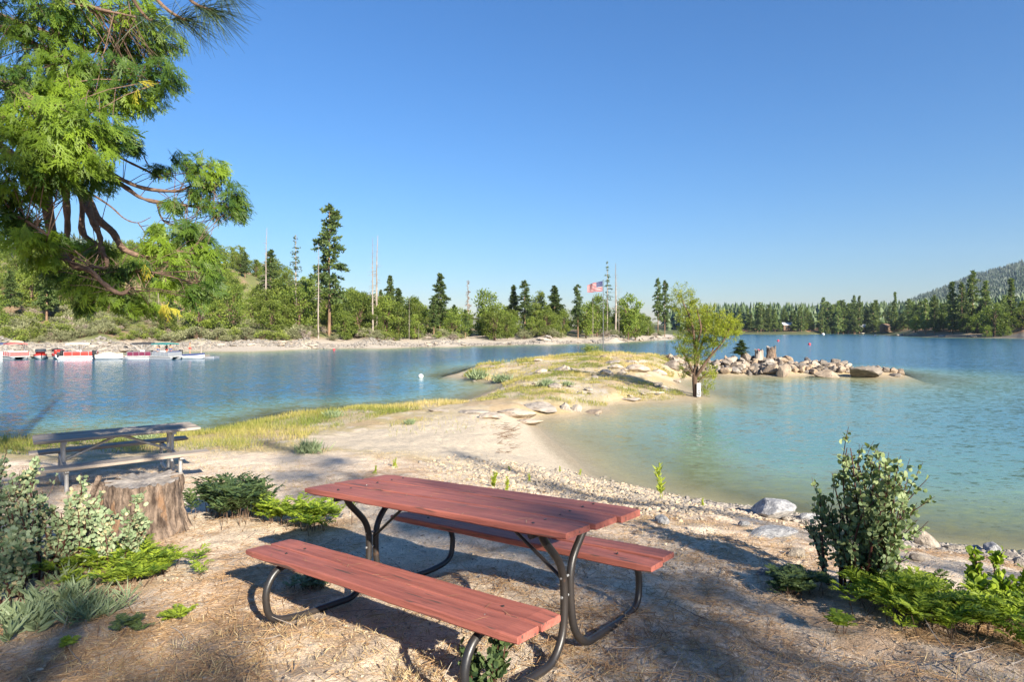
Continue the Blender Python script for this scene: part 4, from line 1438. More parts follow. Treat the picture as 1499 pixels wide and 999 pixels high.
# -- right shore conifers
nR = 0
TOP = np.array([(985, 478), (1075, 462), (1100, 458), (1150, 453), (1200, 452), (1260, 446), (1300, 446), (1340, 448), (1400, 446), (1499, 450), (1620, 445)])
for px, top, d, k, wd, lb in ((1394, 412, 300, 0, 1.15, 'tall dark pine left of the tallest pines on the right shore'), (1408, 414, 296, 1, 1.0, 'tall pine between the dark pine and the tallest pine on the right shore'), (1424, 397, 305, 3, 1.0, 'tallest pine on the right shore against the hill'), (1443, 412, 290, 4, 1.1, 'tall yellowish pine right of the tallest pine on the right shore'), (1480, 408, 288, 2, 1.3, 'tall pine near the right edge on the right shore'), (1471, 432, 284, 0, 1.1, 'lower pine left of the tall pine near the right edge'), (1368, 432, 310, 5, .8, 'slender pine left of the tall dark pine on the right shore'), (1355, 438, 316, 1, 1.1, 'pale green pine left of the slender pine on the right shore'), (1310, 428, 470, 2, .8, 'pointed pine at the bend of the right shore'), (1250, 433, 500, 3, .8, 'right one of two pointed pines left of the bend'), (1258, 433, 498, 0, .8, 'left of the bend a second pointed pine close to its twin'), (1227, 441, 500, 5, .8, 'pointed pine further left of the twin pines'), (1114, 447, 505, 1, .8, 'dark pointed pine right of the willow crown')):
    tree_px('farpine', px, top, d, lb, 'pine_tree', k=k, wide=wd)
for tries in range(3000):
    if nR >= 290:
        break
    px = rng.uniform(985, 1560)
    base = np.interp(px, [985, 1080, 1290, 1330, 1350, 1420, 1500, 1600], [540, 508, 492, 440, 322, 292, 262, 240])
    d = base + abs(rng.normal(0, 1)) * 30 + 2
    if min(abs(px - 1152), abs(px - 1262)) < 4.5 and d < 522:
        continue
    x = (px - CX) / FP * d
    z = g1(x, d)
    tp = np.interp(px, TOP[:, 0], TOP[:, 1]) + rng.normal(2, 7)
    h = H + (CY - tp) * d / FP - z
    h = float(np.clip(h, 5, 34)) * (rng.uniform(.35, .8) if rng.random() < .28 else 1)
    nR += 1
    tree('farpine', x, d, h, 'green conifer in the woods along the far right shore', 'conifer', 'tree', 'conifers along the far right shore', z=z, wide=rng.uniform(.95, 1.45) * (1.5 if h < 14 else 1.1))
for px, d, h in ((1455, 268, 14), (1462, 272, 11), (1415, 290, 8), (1340, 330, 8), (1290, 495, 8), (1220, 505, 7), (1160, 512, 6), (1180, 508, 7), (1430, 286, 9), (1500, 262, 12), (1475, 262, 4), (1445, 266, 5)):
    x = (px - CX) / FP * d
    tree('oak', x, d, h, 'rounded leafy tree at the water on the far right shore', 'oak_tree', 'tree', 'leafy trees along the far right shore', wide=.9)
for px, d, w, lb in ((1152, 514, 9, 'cabin with pale roof among the pines on the far right shore'), (1262, 508, 6, 'small pale roofed cabin right of the pale roofed cabin'), (1298, 480, 8, 'brown cabin near the bend of the far right shore')):
    x = (px - CX) / FP * d
    z = g1(x, d) + 2.2
    e = empty('cabin', (x, d, z), lb, 'cabin', None, R(8))
    b_ = MB()
    box(b_, (-w / 2, -2.5, -1.5), (w / 2, 2.5, 3.2))
    b_.build('wall', M['cabin'], e)
    r_ = MB()
    r_.add([(-w / 2 - .5, -3.2, 3.0), (w / 2 + .5, -3.2, 3.0), (w / 2 + .5, 0, 5.2), (-w / 2 - .5, 0, 5.2), (w / 2 + .5, 3.2, 3.0), (-w / 2 - .5, 3.2, 3.0)], [[0, 1, 2, 3], [3, 2, 4, 5], [0, 3, 5], [1, 4, 2], [0, 5, 4, 1]])
    r_.build('roof', M['roof'] if px < 1290 else M['cabin'], e)
    for k in (-1, 1):
        g_ = MB()
        box(g_, (k * w * .25 - .6, -2.56, .8), (k * w * .25 + .6, -2.48, 2.2))
        g_.build('window', M['glass'], e)
for k, (px, py) in enumerate(((1315, 491.6), (1320, 492), (1372, 493.2), (1380, 493.6), (1438, 494), (1445, 494.3), (1424, 494.2), (1146, 489.2), (1260, 489.4))):
    x, y, z = P(px, py, .1)
    rock(PALE[k % 7], x, y, (2.0, 1.5, 1.0) if k < 7 else (3, 2, .8), 'white boulder at the waterline of the far right shore', 'white boulders of the far right shore', sink=.2, z=0.1)

# -- far wooded hills: one mass each
def wood(name, pxr, dr, n, hh, matn, seed, zmin=14):
    global rng
    keep_, rng = rng, np.random.default_rng(seed)
    mb = MB()
    px = rng.uniform(*pxr, n)
    d = np.exp(rng.uniform(np.log(dr[0]), np.log(dr[1]), n))
    x = (px - CX) / FP * d
    z = gz(x, d)
    ok = z > zmin
    for xx, yy, zz in zip(x[ok], d[ok], z[ok]):
        h = hh * rng.uniform(.45, 1.2)
        w = h * rng.uniform(.14, .30)
        m = 6
        a = np.linspace(0, 2 * np.pi, m, endpoint=False) + rng.uniform(0, 6)
        tn = rng.uniform(.1, .9)
        for lo, hi, s in ((.04, .34, .9), (.18, .52, 1.0), (.38, .70, .78), (.55, .85, .58), (.72, 1, .36)):
            rr2 = w * s * rng.uniform(.45, 1.25, m)
            v = np.concatenate([np.stack([xx + np.cos(a) * rr2, yy + np.sin(a) * rr2, zz + h * lo + rng.normal(0, h * .05, m)], -1), [[xx, yy, zz + h * hi]]])
            mb.add(v, np.array([[j, (j + 1) % m, m] for j in range(m)]), 0, np.clip(tn + rng.normal(0, .12, m), 0, 1))
    rng = keep_
    return tag(mb.build(name, M[matn]), kind='stuff')


wood('forest', (1180, 1640), (900, 2700), 9000, 17, 'pinehill', 5)
wood('forest', (1060, 1640), (545, 900), 1700, 19, 'pinewood', 7, 4)
wood('forest', (975, 1090), (530, 680), 170, 21, 'pinewood', 9, .6)
wood('woods', (-160, 430), (420, 900), 1500, 14, 'pinehill', 6)

# ================================================================== WILLOW, SIGN, FLAG
WD = 31.6
wx = (1019 - CX) / FP * WD
wz = g1(wx, WD)
we = empty('willow_tree', (wx, WD, wz), 'small yellow green willow standing at the edge of the water on the spit', 'willow tree')


def wp(px, py, dy=0.):
    return PD(px, py, WD + dy) - np.array([wx, WD, wz]) + [0, dy * 0, 0]


tk = MB()
limbs = []
for l, r0, r1 in ((((1020, 588, 0), (1018, 570, 0), (1017, 552, 0), (1019, 535, .1), (1018, 515, .1), (1016, 495, 0), (1012, 470, -.1), (1003, 450, 0), (997, 435, .1)), .17, .02),
                  (((1018, 553, 0), (1027, 540, -.3), (1036, 527, -.4), (1046, 515, -.6), (1056, 504, -.8), (1064, 490, -.9), (1070, 478, -.9)), .10, .015),
                  (((1017, 550, 0), (1010, 535, .3), (1003, 522, .5), (996, 510, .6), (992, 498, .8)), .08, .012),
                  (((1019, 537, 0), (1024, 515, .3), (1030, 495, .5), (1033, 475, .5), (1036, 455, .4)), .09, .012),
                  (((1018, 520, 0), (1022, 500, -.4), (1026, 480, -.7), (1022, 460, -.7), (1020, 448, -.6)), .08, .012),
                  (((1040, 522, -.4), (1046, 505, .1), (1050, 488, .3), (1054, 472, .4), (1060, 462, .3)), .05, .01),
                  (((1016, 495, 0), (1006, 480, .4), (1000, 468, .5)), .05, .01), (((1019, 565, 0), (1028, 552, -.3), (1036, 545, -.5)), .04, .01), (((1018, 550, 0), (1006, 542, -.3), (1002, 545, -.4)), .035, .01)):
    p = spline([wp(*q) for q in l], 18)
    tube(tk, p, np.linspace(r0, r1, 18), 8 if r0 > .07 else 6, 0, False)
    limbs.append(p)
tk.build('trunk', M['bark'], we, True)
cr = MB()
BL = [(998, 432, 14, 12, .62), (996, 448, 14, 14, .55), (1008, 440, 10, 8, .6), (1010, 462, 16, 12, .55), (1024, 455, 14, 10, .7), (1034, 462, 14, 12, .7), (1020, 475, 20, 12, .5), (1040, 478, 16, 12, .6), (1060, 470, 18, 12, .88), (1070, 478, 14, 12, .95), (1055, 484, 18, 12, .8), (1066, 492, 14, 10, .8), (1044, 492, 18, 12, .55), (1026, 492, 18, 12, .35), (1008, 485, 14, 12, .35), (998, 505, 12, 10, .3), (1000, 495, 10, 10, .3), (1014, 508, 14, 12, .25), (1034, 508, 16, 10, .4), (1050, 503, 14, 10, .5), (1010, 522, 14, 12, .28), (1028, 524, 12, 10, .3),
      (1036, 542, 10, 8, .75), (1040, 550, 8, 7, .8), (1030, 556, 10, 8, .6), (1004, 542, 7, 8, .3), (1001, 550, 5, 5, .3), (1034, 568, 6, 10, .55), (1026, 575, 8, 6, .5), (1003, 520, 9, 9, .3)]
tw = MB()
allp = np.concatenate(limbs)
for px, py, rx, ry, tn in BL:
    dy = rng.uniform(-.8, .8) if py < 535 else rng.uniform(.35, .8)
    c = wp(px, py, dy)
    s = np.array([rx, rx, ry]) * WD / FP
    near_ = allp[np.argmin(((allp - c) ** 2).sum(1))]
    tube(tw, [near_, (near_ + c) / 2 + rng.normal(0, .05, 3), c], [.022, .006], 4, 0, False)
    n = int(5.4 * rx * ry) + 50
    nt_ = max(5, n // 38)
    for k in range(nt_):
        d = rdirs(1)[0]
        q = c + d * s * rng.uniform(.3, 1) ** .5
        tip = q + unit(d * [1, 1, .4] + [0, 0, rng.uniform(-.1, .9)]) * rng.uniform(.15, .4)
        tube(tw, [c * .6 + q * .4, q, tip], [.006, .003], 3, 0, False)
        m_ = max(8, n // nt_)
        u = rng.random(m_)[:, None]
        o = q * (1 - u) + tip * u + rng.normal(0, .05, (m_, 3))
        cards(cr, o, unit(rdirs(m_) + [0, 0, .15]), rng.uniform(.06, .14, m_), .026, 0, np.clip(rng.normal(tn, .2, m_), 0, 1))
tw.build('twigs', M['bark'], we)
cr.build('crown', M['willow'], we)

sg = empty('gauge_sign', tuple(np.array([wx, WD, wz]) + wp(1020.8, 570.5, 0) + [0, -.24, 0]), 'tall narrow white sign board with dark marks fixed to the willow trunk', 'sign')
sg.rotation_euler = (0, 0, R(4))
mb = MB()
box(mb, (-.10, -.012, -.345), (.10, .012, .345), bev=.004)
mb.build('board', M['white'], sg)
mb = MB()
yb = -.0165
def mk(x0, x1, z0, z1):
    box(mb, (x0, yb, z0), (x1, -.0125, z1))
mk(-.07, .07, -.07, -.035); mk(-.025, .025, -.035, -.02)                # bar mark
for a in ((-.075, -.035, -.29, -.14), (.035, .075, -.27, -.14), (-.035, .035, -.178, -.14), (-.035, .035, -.29, -.245)):
    mk(*a)
mb.build('lettering', M['black'], sg)
mb = MB()
for a in ((-.03, .0, .20, .215), (-.03, -.015, .23, .25), (.0, .03, .155, .17), (.02, .035, .17, .2), (-.035, -.015, .17, .19), (.005, .03, .22, .235)):
    mk(*a)
mb.build('faded_lettering', M['pole'], sg)

FD = 60.2
fx = (883 - CX) / FP * FD
fz = g1(fx, FD)
ftop = H + (CY - 411) * FD / FP
fp_ = empty('flagpole', (fx, FD, fz), 'thin dark flagpole standing on the crest of the spit', 'flagpole')
mb = MB()
tube(mb, [(0, 0, -.3), (0, 0, (ftop - fz) * .5), (0, 0, ftop - fz)], [.055, .03], 10)
mb.build('pole', M['pole'], fp_, True)
mb = MB()
tube(mb, [(0, 0, ftop - fz), (0, 0, ftop - fz + .05), (0, 0, ftop - fz + .10)], [.03, .055, .015], 10)
mb.build('finial', M['pole'], fp_, True)
nu, nv = 160, 117
u, v = np.meshgrid(np.linspace(0, 1, nu + 1), np.linspace(0, 1, nv + 1), indexing='ij')
LF, HF = 1.62, .98
X = -.06 - LF * (u * .93 - .02 * np.sin(u * 9))
Y = .10 * np.sin(u * 8.5 + v * 1.2) * u ** .6 + .05 * np.sin(u * 17 - v * 2) * u
Z = -HF * v * (1 - .12 * u ** 2) - .42 * u ** 1.25 * (1 - .10 * v) + .02 * np.sin(u * 11 + v * 3) * u + .12 * u * v * u
V_ = np.stack([X, Y, Z], -1).reshape(-1, 3)
i, j = np.meshgrid(np.arange(nu), np.arange(nv), indexing='ij')
F_ = np.stack([i * (nv + 1) + j, i * (nv + 1) + j + 1, (i + 1) * (nv + 1) + j + 1, (i + 1) * (nv + 1) + j], -1).reshape(-1, 4)
uc, vc = (i + .5).ravel() / nu, (j + .5).ravel() / nv
stripe = (vc * 13).astype(int) % 2
mi = np.where(stripe == 0, 0, 1)
cu, cv = uc / .4, vc / (7 / 13)
can = (cu < 1) & (cv < 1)
mi[can] = 2
ci, cj = np.floor(cu * 11).astype(int), np.floor(cv * 9).astype(int)
fu, fv = (cu * 11) % 1 - .5, (cv * 9) % 1 - .5
an = np.arctan2(fv, fu) + np.pi / 2
rs = .36 * (.72 + .28 * np.cos(5 * an))
mi[can & ((ci + cj) % 2 == 0) & (np.hypot(fu, fv) < rs)] = 1
fl = MB().add(V_, F_, mi).build('flag', [M['flagred'], M['flagwhite'], M['flagblue']], None, True)
fl.location = (fx, FD, ftop - .03)
tag(fl, 'red white and blue striped flag with white stars flying from the flagpole', 'flag')

# buoys
for px, py, r_, lb, m_ in ((1110, 512, .20, 'red ball buoy floating just behind the stumps of the breakwater', 'buoy'), (1139, 499.8, .36, 'red buoy out on the lake right of the ball buoy by the stumps', 'buoy'), (1185, 505, .32, 'red buoy farthest right on the open lake', 'buoy'), (1205, 490.6, 1.0, 'small white buoy near the far shore left of another white buoy', 'white'), (1281, 492.0, .6, 'small white buoy near the far shore bend', 'white'), (616, 553, .20, 'round white mooring buoy in the left bay', 'white'), (489, 513, .22, 'tiny red buoy close to the far left shore', 'buoy')):
    if px == 1110:
        q = P(1110, 513.5, 0)
    else:
        q = P(px, py, 0)
    e = empty('buoy', q, lb, 'buoy')
    a = np.linspace(-np.pi / 2, np.pi / 2, 9)
    mb = MB()
    tube(mb, np.stack([0 * a, 0 * a, np.sin(a) * r_ * .85 + r_ * .45], -1), np.maximum(np.cos(a) * r_, .01), 14)
    mb.build('float', M[m_], e, True)
    mb = MB()
    tube(mb, [(0, 0, r_ * 1.2), (0, 0, r_ * 1.55)], r_ * .12, 8)
    mb.build('eye', M['galv'], e, True)

# small pine on the breakwater
x = (1085 - CX) / FP * 50.6
tree('pine', x, 50.6, 1.5, 'little green pine growing on the crest of the breakwater', 'pine_tree', 'tree', z=g1(x, 50.6) + .2, wide=3.2, k=0)

# ================================================================== BOATS AND PEOPLE
def person(loc, rz, label, seated, shorts, arm=0., s=1.0):
    e = empty('person', loc, label, 'person', None, rz, s)
    hip = .46 if seated else .92
    J = {'hip': (0, 0, hip), 'chest': (0, .02, hip + .30), 'neck': (0, .02, hip + .54), 'head': (0, .0, hip + .64), 'crown': (0, -.005, hip + .80)}
    E = [('hip', 'chest'), ('chest', 'neck'), ('neck', 'head'), ('head', 'crown')]
    rad = {'hip': .145, 'chest': .15, 'neck': .058, 'head': .09, 'crown': .07}
    for q, sg_ in (('l', -1), ('r', 1)):
        J['sh' + q] = (sg_ * .18, .02, hip + .47); rad['sh' + q] = .062
        J['el' + q] = (sg_ * (.24 + .1 * arm), -.05 - .1 * arm, hip + .20 + .12 * arm); rad['el' + q] = .042
        J['wr' + q] = (sg_ * .22, -.2 - .1 * arm, hip + .06 + .4 * arm); rad['wr' + q] = .03
        J['ha' + q] = (sg_ * .21, -.28 - .1 * arm, hip + .05 + .46 * arm); rad['ha' + q] = .034
        J['th' + q] = (sg_ * .10, 0, hip - .06); rad['th' + q] = .10
        J['kn' + q] = (sg_ * .12, -.42, hip + .02) if seated else (sg_ * .11, -.02, .48); rad['kn' + q] = .06
        J['an' + q] = (sg_ * .12, -.42, .08) if seated else (sg_ * .12, .02, .08); rad['an' + q] = .042
        J['fo' + q] = (sg_ * .13, -.58, .03) if seated else (sg_ * .13, -.16, .03); rad['fo' + q] = .035
        E += [('chest', 'sh' + q), ('sh' + q, 'el' + q), ('el' + q, 'wr' + q), ('wr' + q, 'ha' + q), ('hip', 'th' + q), ('th' + q, 'kn' + q), ('kn' + q, 'an' + q), ('an' + q, 'fo' + q)]
    names = list(J)
    me = bpy.data.meshes.new('body')
    me.from_pydata([J[n] for n in names], [(names.index(a), names.index(b_)) for a, b_ in E], [])
    o = link('body', me, e)
    md = o.modifiers.new('skin', 'SKIN')
    for n, sv in zip(names, me.skin_vertices[0].data):
        sv.radius = (rad[n], rad[n] * (.75 if n in ('chest', 'hip') else 1))
        sv.use_root = n == 'hip'
    ss = o.modifiers.new('sub', 'SUBSURF')
    ss.levels = ss.render_levels = 2
    me.materials.append(M['skin'])
    for p_ in me.polygons:
        p_.use_smooth = True
    h_ = MB()
    a = np.linspace(0, np.pi / 2, 6)
    tube(h_, np.stack([0 * a, .018 + 0 * a, hip + .70 + np.sin(a) * .115], -1), np.maximum(np.cos(a) * .098, .01), 12)
    h_.build('hair', M['hair'], e, True)
    c_ = MB()
    tube(c_, [(0, 0, hip - .13), (0, 0, hip), (0, .01, hip + .10)], [.185, .178, .165], 14)
    c_.build('swim_shorts', M[shorts], e, True)
    return e


def pontoon_boat(x, y, rz, label, rail, top, cover, L=5.6, Wd=2.3, canopy=True, motor=True, s=1.0):
    e = empty('pontoon_boat', (x, y, 0), label, 'boat', None, rz, s)
    for sd in (-1, 1):
        mb = MB()
        tube(mb, [(-L / 2, sd * Wd * .33, .12), (L / 2 - .7, sd * Wd * .33, .12), (L / 2 - .25, sd * Wd * .33, .2), (L / 2, sd * Wd * .33, .32)], [.32, .32, .22, .05], 12)
        mb.build('pontoon', M['alu'], e, True)
    mb = MB()
    box(mb, (-L / 2 + .1, -Wd / 2, .42), (L / 2 - .15, Wd / 2, .52), bev=.02)
    mb.build('deck', M['white'], e)
    for sd in (-1, 1):
        mb = MB()
        box(mb, (-L / 2 + .7, sd * Wd / 2 - .03, .56), (L / 2 - .4, sd * Wd / 2 + .03, 1.14), bev=.01)
        p_ = mb.build('rail_panel', M[rail], e)
        t_ = MB()
        tube(t_, [(-L / 2 + .65, sd * Wd / 2, 1.18), (L / 2 - .35, sd * Wd / 2, 1.18)], .03, 6)
        for k in np.linspace(-L / 2 + .7, L / 2 - .4, 5):
            tube(t_, [(k, sd * (Wd / 2 + .035), .52), (k, sd * (Wd / 2 + .035), 1.18)], .025, 5)
        t_.build('rail_frame', M['alu'], p_)
    mb = MB()
    box(mb, (L / 2 - .45, -Wd / 2, .56), (L / 2 - .39, Wd / 2, 1.14), bev=.01)
    mb.build('front_panel', M[rail], e)
    for k, (a, b_) in enumerate(((-L / 2 + .8, -L / 2 + 1.6), (L / 2 - 1.7, L / 2 - .6))):
        mb = MB()
        box(mb, (a, -Wd / 2 + .1, .52), (b_, Wd / 2 - .1, .92), bev=.05)
        box(mb, (a, -Wd / 2 + .1, .92) if k == 0 else (b_ - .15, -Wd / 2 + .1, .92), (a + .15, Wd / 2 - .1, 1.3) if k == 0 else (b_, Wd / 2 - .1, 1.3), bev=.04)
        mb.build('bench_seat', M[cover], e)
    mb = MB()
    box(mb, (-.3, -Wd / 2 + .15, .52), (.3, -Wd / 2 + .85, 1.38), bev=.06)
    mb.build('helm_console', M['white'], e)
    if canopy:
        c_ = MB()
        xs = np.linspace(-1.5, 1.5, 9)
        v = []
        for xx in xs:
            for t in np.linspace(-1, 1, 7):
                v.append((xx - .2, t * Wd * .5, 2.42 + .12 * (1 - t * t) - .05 * (xx / 1.5) ** 2))
        v = np.array(v)
        i, j = np.meshgrid(np.arange(8), np.arange(6), indexing='ij')
        f = np.stack([i * 7 + j, (i + 1) * 7 + j, (i + 1) * 7 + j + 1, i * 7 + j + 1], -1).reshape(-1, 4)
        c_.add(v, f).add(v - [0, 0, .05], f[:, ::-1].copy())
        for edge in (np.arange(7), np.arange(7) + 56, np.arange(0, 63, 7), np.arange(6, 63, 7)):
            a_ = v[edge]
            vv = np.concatenate([a_, a_ - [0, 0, .16]])
            n = len(a_)
            c_.add(vv, np.array([[q, q + 1, n + q + 1, n + q] for q in range(n - 1)]))
        cn = c_.build('canopy', M[top], e)
        t_ = MB()
        for sd in (-1, 1):
            t_ = MB()
            for a, b_ in ((-.2, -1.6), (-.2, 1.2), (-.2, -.3)):
                tube(t_, [(a, sd * Wd * .5, 1.16), (b_, sd * Wd * .49, 2.42)], .025, 6)
            t_.build('canopy_frame', M['alu'], cn)
    if motor:
        m_ = MB()
        box(m_, (-L / 2 - .35, -.22, .55), (-L / 2 + .15, .22, 1.15), bev=.09)
        box(m_, (-L / 2 - .15, -.08, -.25), (-L / 2 + .05, .08, .6), bev=.03)
        m_.build('outboard_motor', M['black'], e)
    return e


def hull_boat(x, y, rz, label, hull, cover, L=4.4, Wd=1.8, windscreen=True, covered=False):
    e = empty('runabout_boat', (x, y, 0), label, 'boat', None, rz)
    xs = np.linspace(-L / 2, L / 2, 16)
    half = Wd / 2 * np.clip(1 - ((xs - (-.1 * L)) / (L * .62)) ** 2 * (xs > -.1 * L), 0.02, 1)
    half[-1] = .04
    sheer = .58 + .14 * ((xs + L / 2) / L) ** 2
    v = []
    for k in range(16):
        hw, sh = half[k], sheer[k]
        for a, b_ in ((-1, sh), (-.97, sh - .22), (-.82, .18), (0, -.22 + .3 * max(0, xs[k] / (L / 2)) ** 3), (.82, .18), (.97, sh - .22), (1, sh)):
            v.append((xs[k], a * hw, b_))
    v = np.array(v)
    i, j = np.meshgrid(np.arange(15), np.arange(6), indexing='ij')
    f = np.stack([i * 7 + j, i * 7 + j + 1, (i + 1) * 7 + j + 1, (i + 1) * 7 + j], -1).reshape(-1, 4)
    mi = np.where((j.ravel() == 0) | (j.ravel() == 5), 1, 0)
    mb = MB().add(v, f, mi)
    mb.add(v[:7], np.arange(7)[None])
    mb.build('hull', [M['white'], M[hull]], e, True)
    d_ = MB()
    top = np.array([[(xs[k], s_ * half[k] * .96, sheer[k] - .02 + (.28 * math.sin(math.pi * min(1, k / 12)) if covered else 0) * (1 - abs(s_) ** 2)) for s_ in np.linspace(-1, 1, 7)] for k in range(16)]).reshape(-1, 3)
    d_.add(top, f)
    d_.build('cover' if covered else 'deck', M[cover], e, True)
    if windscreen:
        w_ = MB()
        p0 = [(L * .12, -Wd * .42, .86), (L * .2, -Wd * .2, .9), (L * .22, 0, .9), (L * .2, Wd * .2, .9), (L * .12, Wd * .42, .86)]
        vv = np.array(p0 + [(a - .18, b_ * .95, c + .34) for a, b_, c in p0])
        w_.add(vv, np.array([[q, q + 1, q + 6, q + 5] for q in range(4)]))
        w_.build('windscreen', M['glass'], e)
        s_ = MB()
        box(s_, (-.9, -Wd * .35, .62), (-.2, Wd * .35, 1.12), bev=.08)
        s_.build('seat', M[hull], e)
    m_ = MB()
    box(m_, (-L / 2 - .42, -.2, .5), (-L / 2 - .02, .2, 1.12), bev=.08)
    box(m_, (-L / 2 - .25, -.07, -.3), (-L / 2 - .08, .07, .55), bev=.03)
    m_.build('outboard_motor', M['black'], e)
    return e


BY = 73.5
bx_ = lambda px, y=BY: (px - CX) / FP * y
DK = empty('boat_dock', (bx_(150), BY + 2.2, 0), 'long low floating dock behind the moored boats', 'dock')
mb = MB()
box(mb, (-15, -.8, .22), (11.4, .8, .38), bev=.02)
mb.build('walkway', M['grey_wood'], DK)
for k in range(9):
    mb = MB()
    box(mb, (-14.6 + k * 3.2, -.7, -.2), (-13.0 + k * 3.2, .7, .215), bev=.04)
    mb.build('float', M['alu'], DK)
for k in range(4):
    mb = MB()
    tube(mb, [(-12 + 7.4 * k, .95, -1.2), (-12 + 7.4 * k, .95, 1.5)], .09, 8)
    mb.build('post', M['deadwood'], DK, True)
pontoon_boat(bx_(-6), BY, R(30), 'white pontoon boat with navy canopy cut by the left edge', 'white', 'navy', 'cream', s=.78)
pontoon_boat(bx_(31), BY - .8, R(-38), 'pontoon boat with faded red side panels and red canopy', 'rose', 'rose', 'cream', L=4.9, s=.78)
hull_boat(bx_(65), BY - .6, R(-50), 'small red runabout next to the red canopied pontoon boat', 'red_boat', 'rose', L=2.9, Wd=1.3)
hull_boat(bx_(84), BY + .1, R(140), 'second small red runabout with open cockpit in the middle of the boats', 'red_boat', 'rose', L=2.9, Wd=1.3)
pontoon_boat(bx_(121), BY - .4, R(28), 'pontoon boat with bright red panels, cream canopy and blue seat cover', 'red_boat', 'cream', 'navy', L=5.2, s=.78)
hull_boat(bx_(167), BY - .8, R(20), 'low boat under a cream cover between the pontoon boats', 'cream', 'cream', L=2.7, Wd=1.3, windscreen=False, covered=True)
pontoon_boat(bx_(212), BY - .6, R(200), 'maroon and black pontoon boat with black canopy', 'maroon', 'blackcanvas', 'blackcanvas', L=4.2, s=.78)
pontoon_boat(bx_(250), BY - 1.0, R(-20), 'pale grey pontoon boat with teal canopy and swimmers aboard', 'alu', 'teal', 'navy', L=4.4, s=.78)
hull_boat(bx_(281), BY + .4, R(14), 'small pale boat at the right end of the dock', 'navy', 'cream', L=2.4, Wd=1.1, windscreen=False)
person((bx_(240), BY - 1.2, .41), R(20), 'person in swim shorts standing at the left of the teal canopied boat', False, 'trunks', .2, .84)
person((bx_(250), BY - .9, .41), R(-30), 'person in red swimwear standing under the teal canopy', False, 'trunksred', .5, .82)
person((bx_(258), BY - 1.2, .41), R(150), 'person with back turned standing at the front of the teal canopied boat', False, 'trunks', .1, .88)
person((bx_(264), BY + 2.2, .38), R(-60), 'person standing on the dock right of the teal canopied boat', False, 'trunksred', .0, .92)

# far left shore boulders
for k in range(95):
    px = rng.uniform(20, 988)
    base = np.interp(px, [0, 150, 290, 450, 600, 750, 880, 985], [519, 517, 513.5, 511, 508.5, 505, 502.5, 497])
    d = 3.5 * FP / (base - CY) + rng.uniform(-.3, 4.5) * (1 if px < 900 else 2)
    x = (px - CX) / FP * d
    s = rng.uniform(.3, .95) * (1 + (d > 150) * .5)
    rock((PALE + SLABS)[k % 13], x, d, (s * 1.4, s, s * .6), 'pale boulder on the rocky bank of the far left shore', 'pale boulders along the far left shore', sink=.25, tilt=.3)
mb = MB()
N_ = 2600
px = rng.uniform(-40, 990, N_)
base = np.interp(px, [0, 150, 290, 450, 600, 750, 880, 985], [519, 517, 513.5, 511, 508.5, 505, 502.5, 497])
d = 3.5 * FP / (base - CY) + rng.uniform(-.4, 6, N_)
x = (px - CX) / FP * d
z = gz(x, d)
bm = bmesh.new(); bmesh.ops.create_icosphere(bm, subdivisions=1, radius=1)
IV = np.array([q.co[:] for q in bm.verts]); IF = np.array([[q.index for q in p.verts] for p in bm.faces]); bm.free()


def scatter_stones(mb, x, y, z, s, flat=.6):
    n = len(x)
    v = IV[None] * rng.uniform(.65, 1.2, (n, len(IV), 1))
    a = rng.uniform(0, 6.3, n)
    c, s_ = np.cos(a)[:, None], np.sin(a)[:, None]
    w = np.stack([v[..., 0] * c - v[..., 1] * .75 * s_, v[..., 0] * s_ + v[..., 1] * .75 * c, v[..., 2] * flat], -1) * s[:, None, None]
    w += np.stack([x, y, z + s * flat * .35], -1)[:, None]
    f = (IF[None] + (np.arange(n) * len(IV))[:, None, None]).reshape(-1, 3)
    mb.add(w.reshape(-1, 3), f, 0, np.repeat(rng.random(n), len(IF)))


scatter_stones(mb, x, d, z, rng.uniform(.12, .42, N_))
tag(mb.build('rubble', M['rock']), kind='stuff')
for k, (px, py, ln, a) in enumerate(((600, 500, 7, .1), (560, 497, 5, -.2), (500, 500, 6, .05), (636, 497, 4, .3), (700, 497, 6, -.1), (425, 503, 5, .1), (195, 512, 3.5, 1.0), (740, 500, 5, .05))):
    x, y, z = march(px, py)
    mb = MB()
    grow(mb, (-ln / 2, 0, 0), (1, 0, 0), ln, .16, .06, 8, .05, up=0, sides=8)
    o = mb.build('driftwood_log', M['deadwood'], None, True)
    o.location = (x, y, z + .3)
    o.rotation_euler = (0, 0.05 + (.5 if k == 6 else 0), a)
    tag(o, 'pale driftwood log lying on the bank of the far left shore' if k != 6 else 'dark log slanting down the bank behind the boats', 'log', 'driftwood logs on the far left shore' if k != 6 else None)

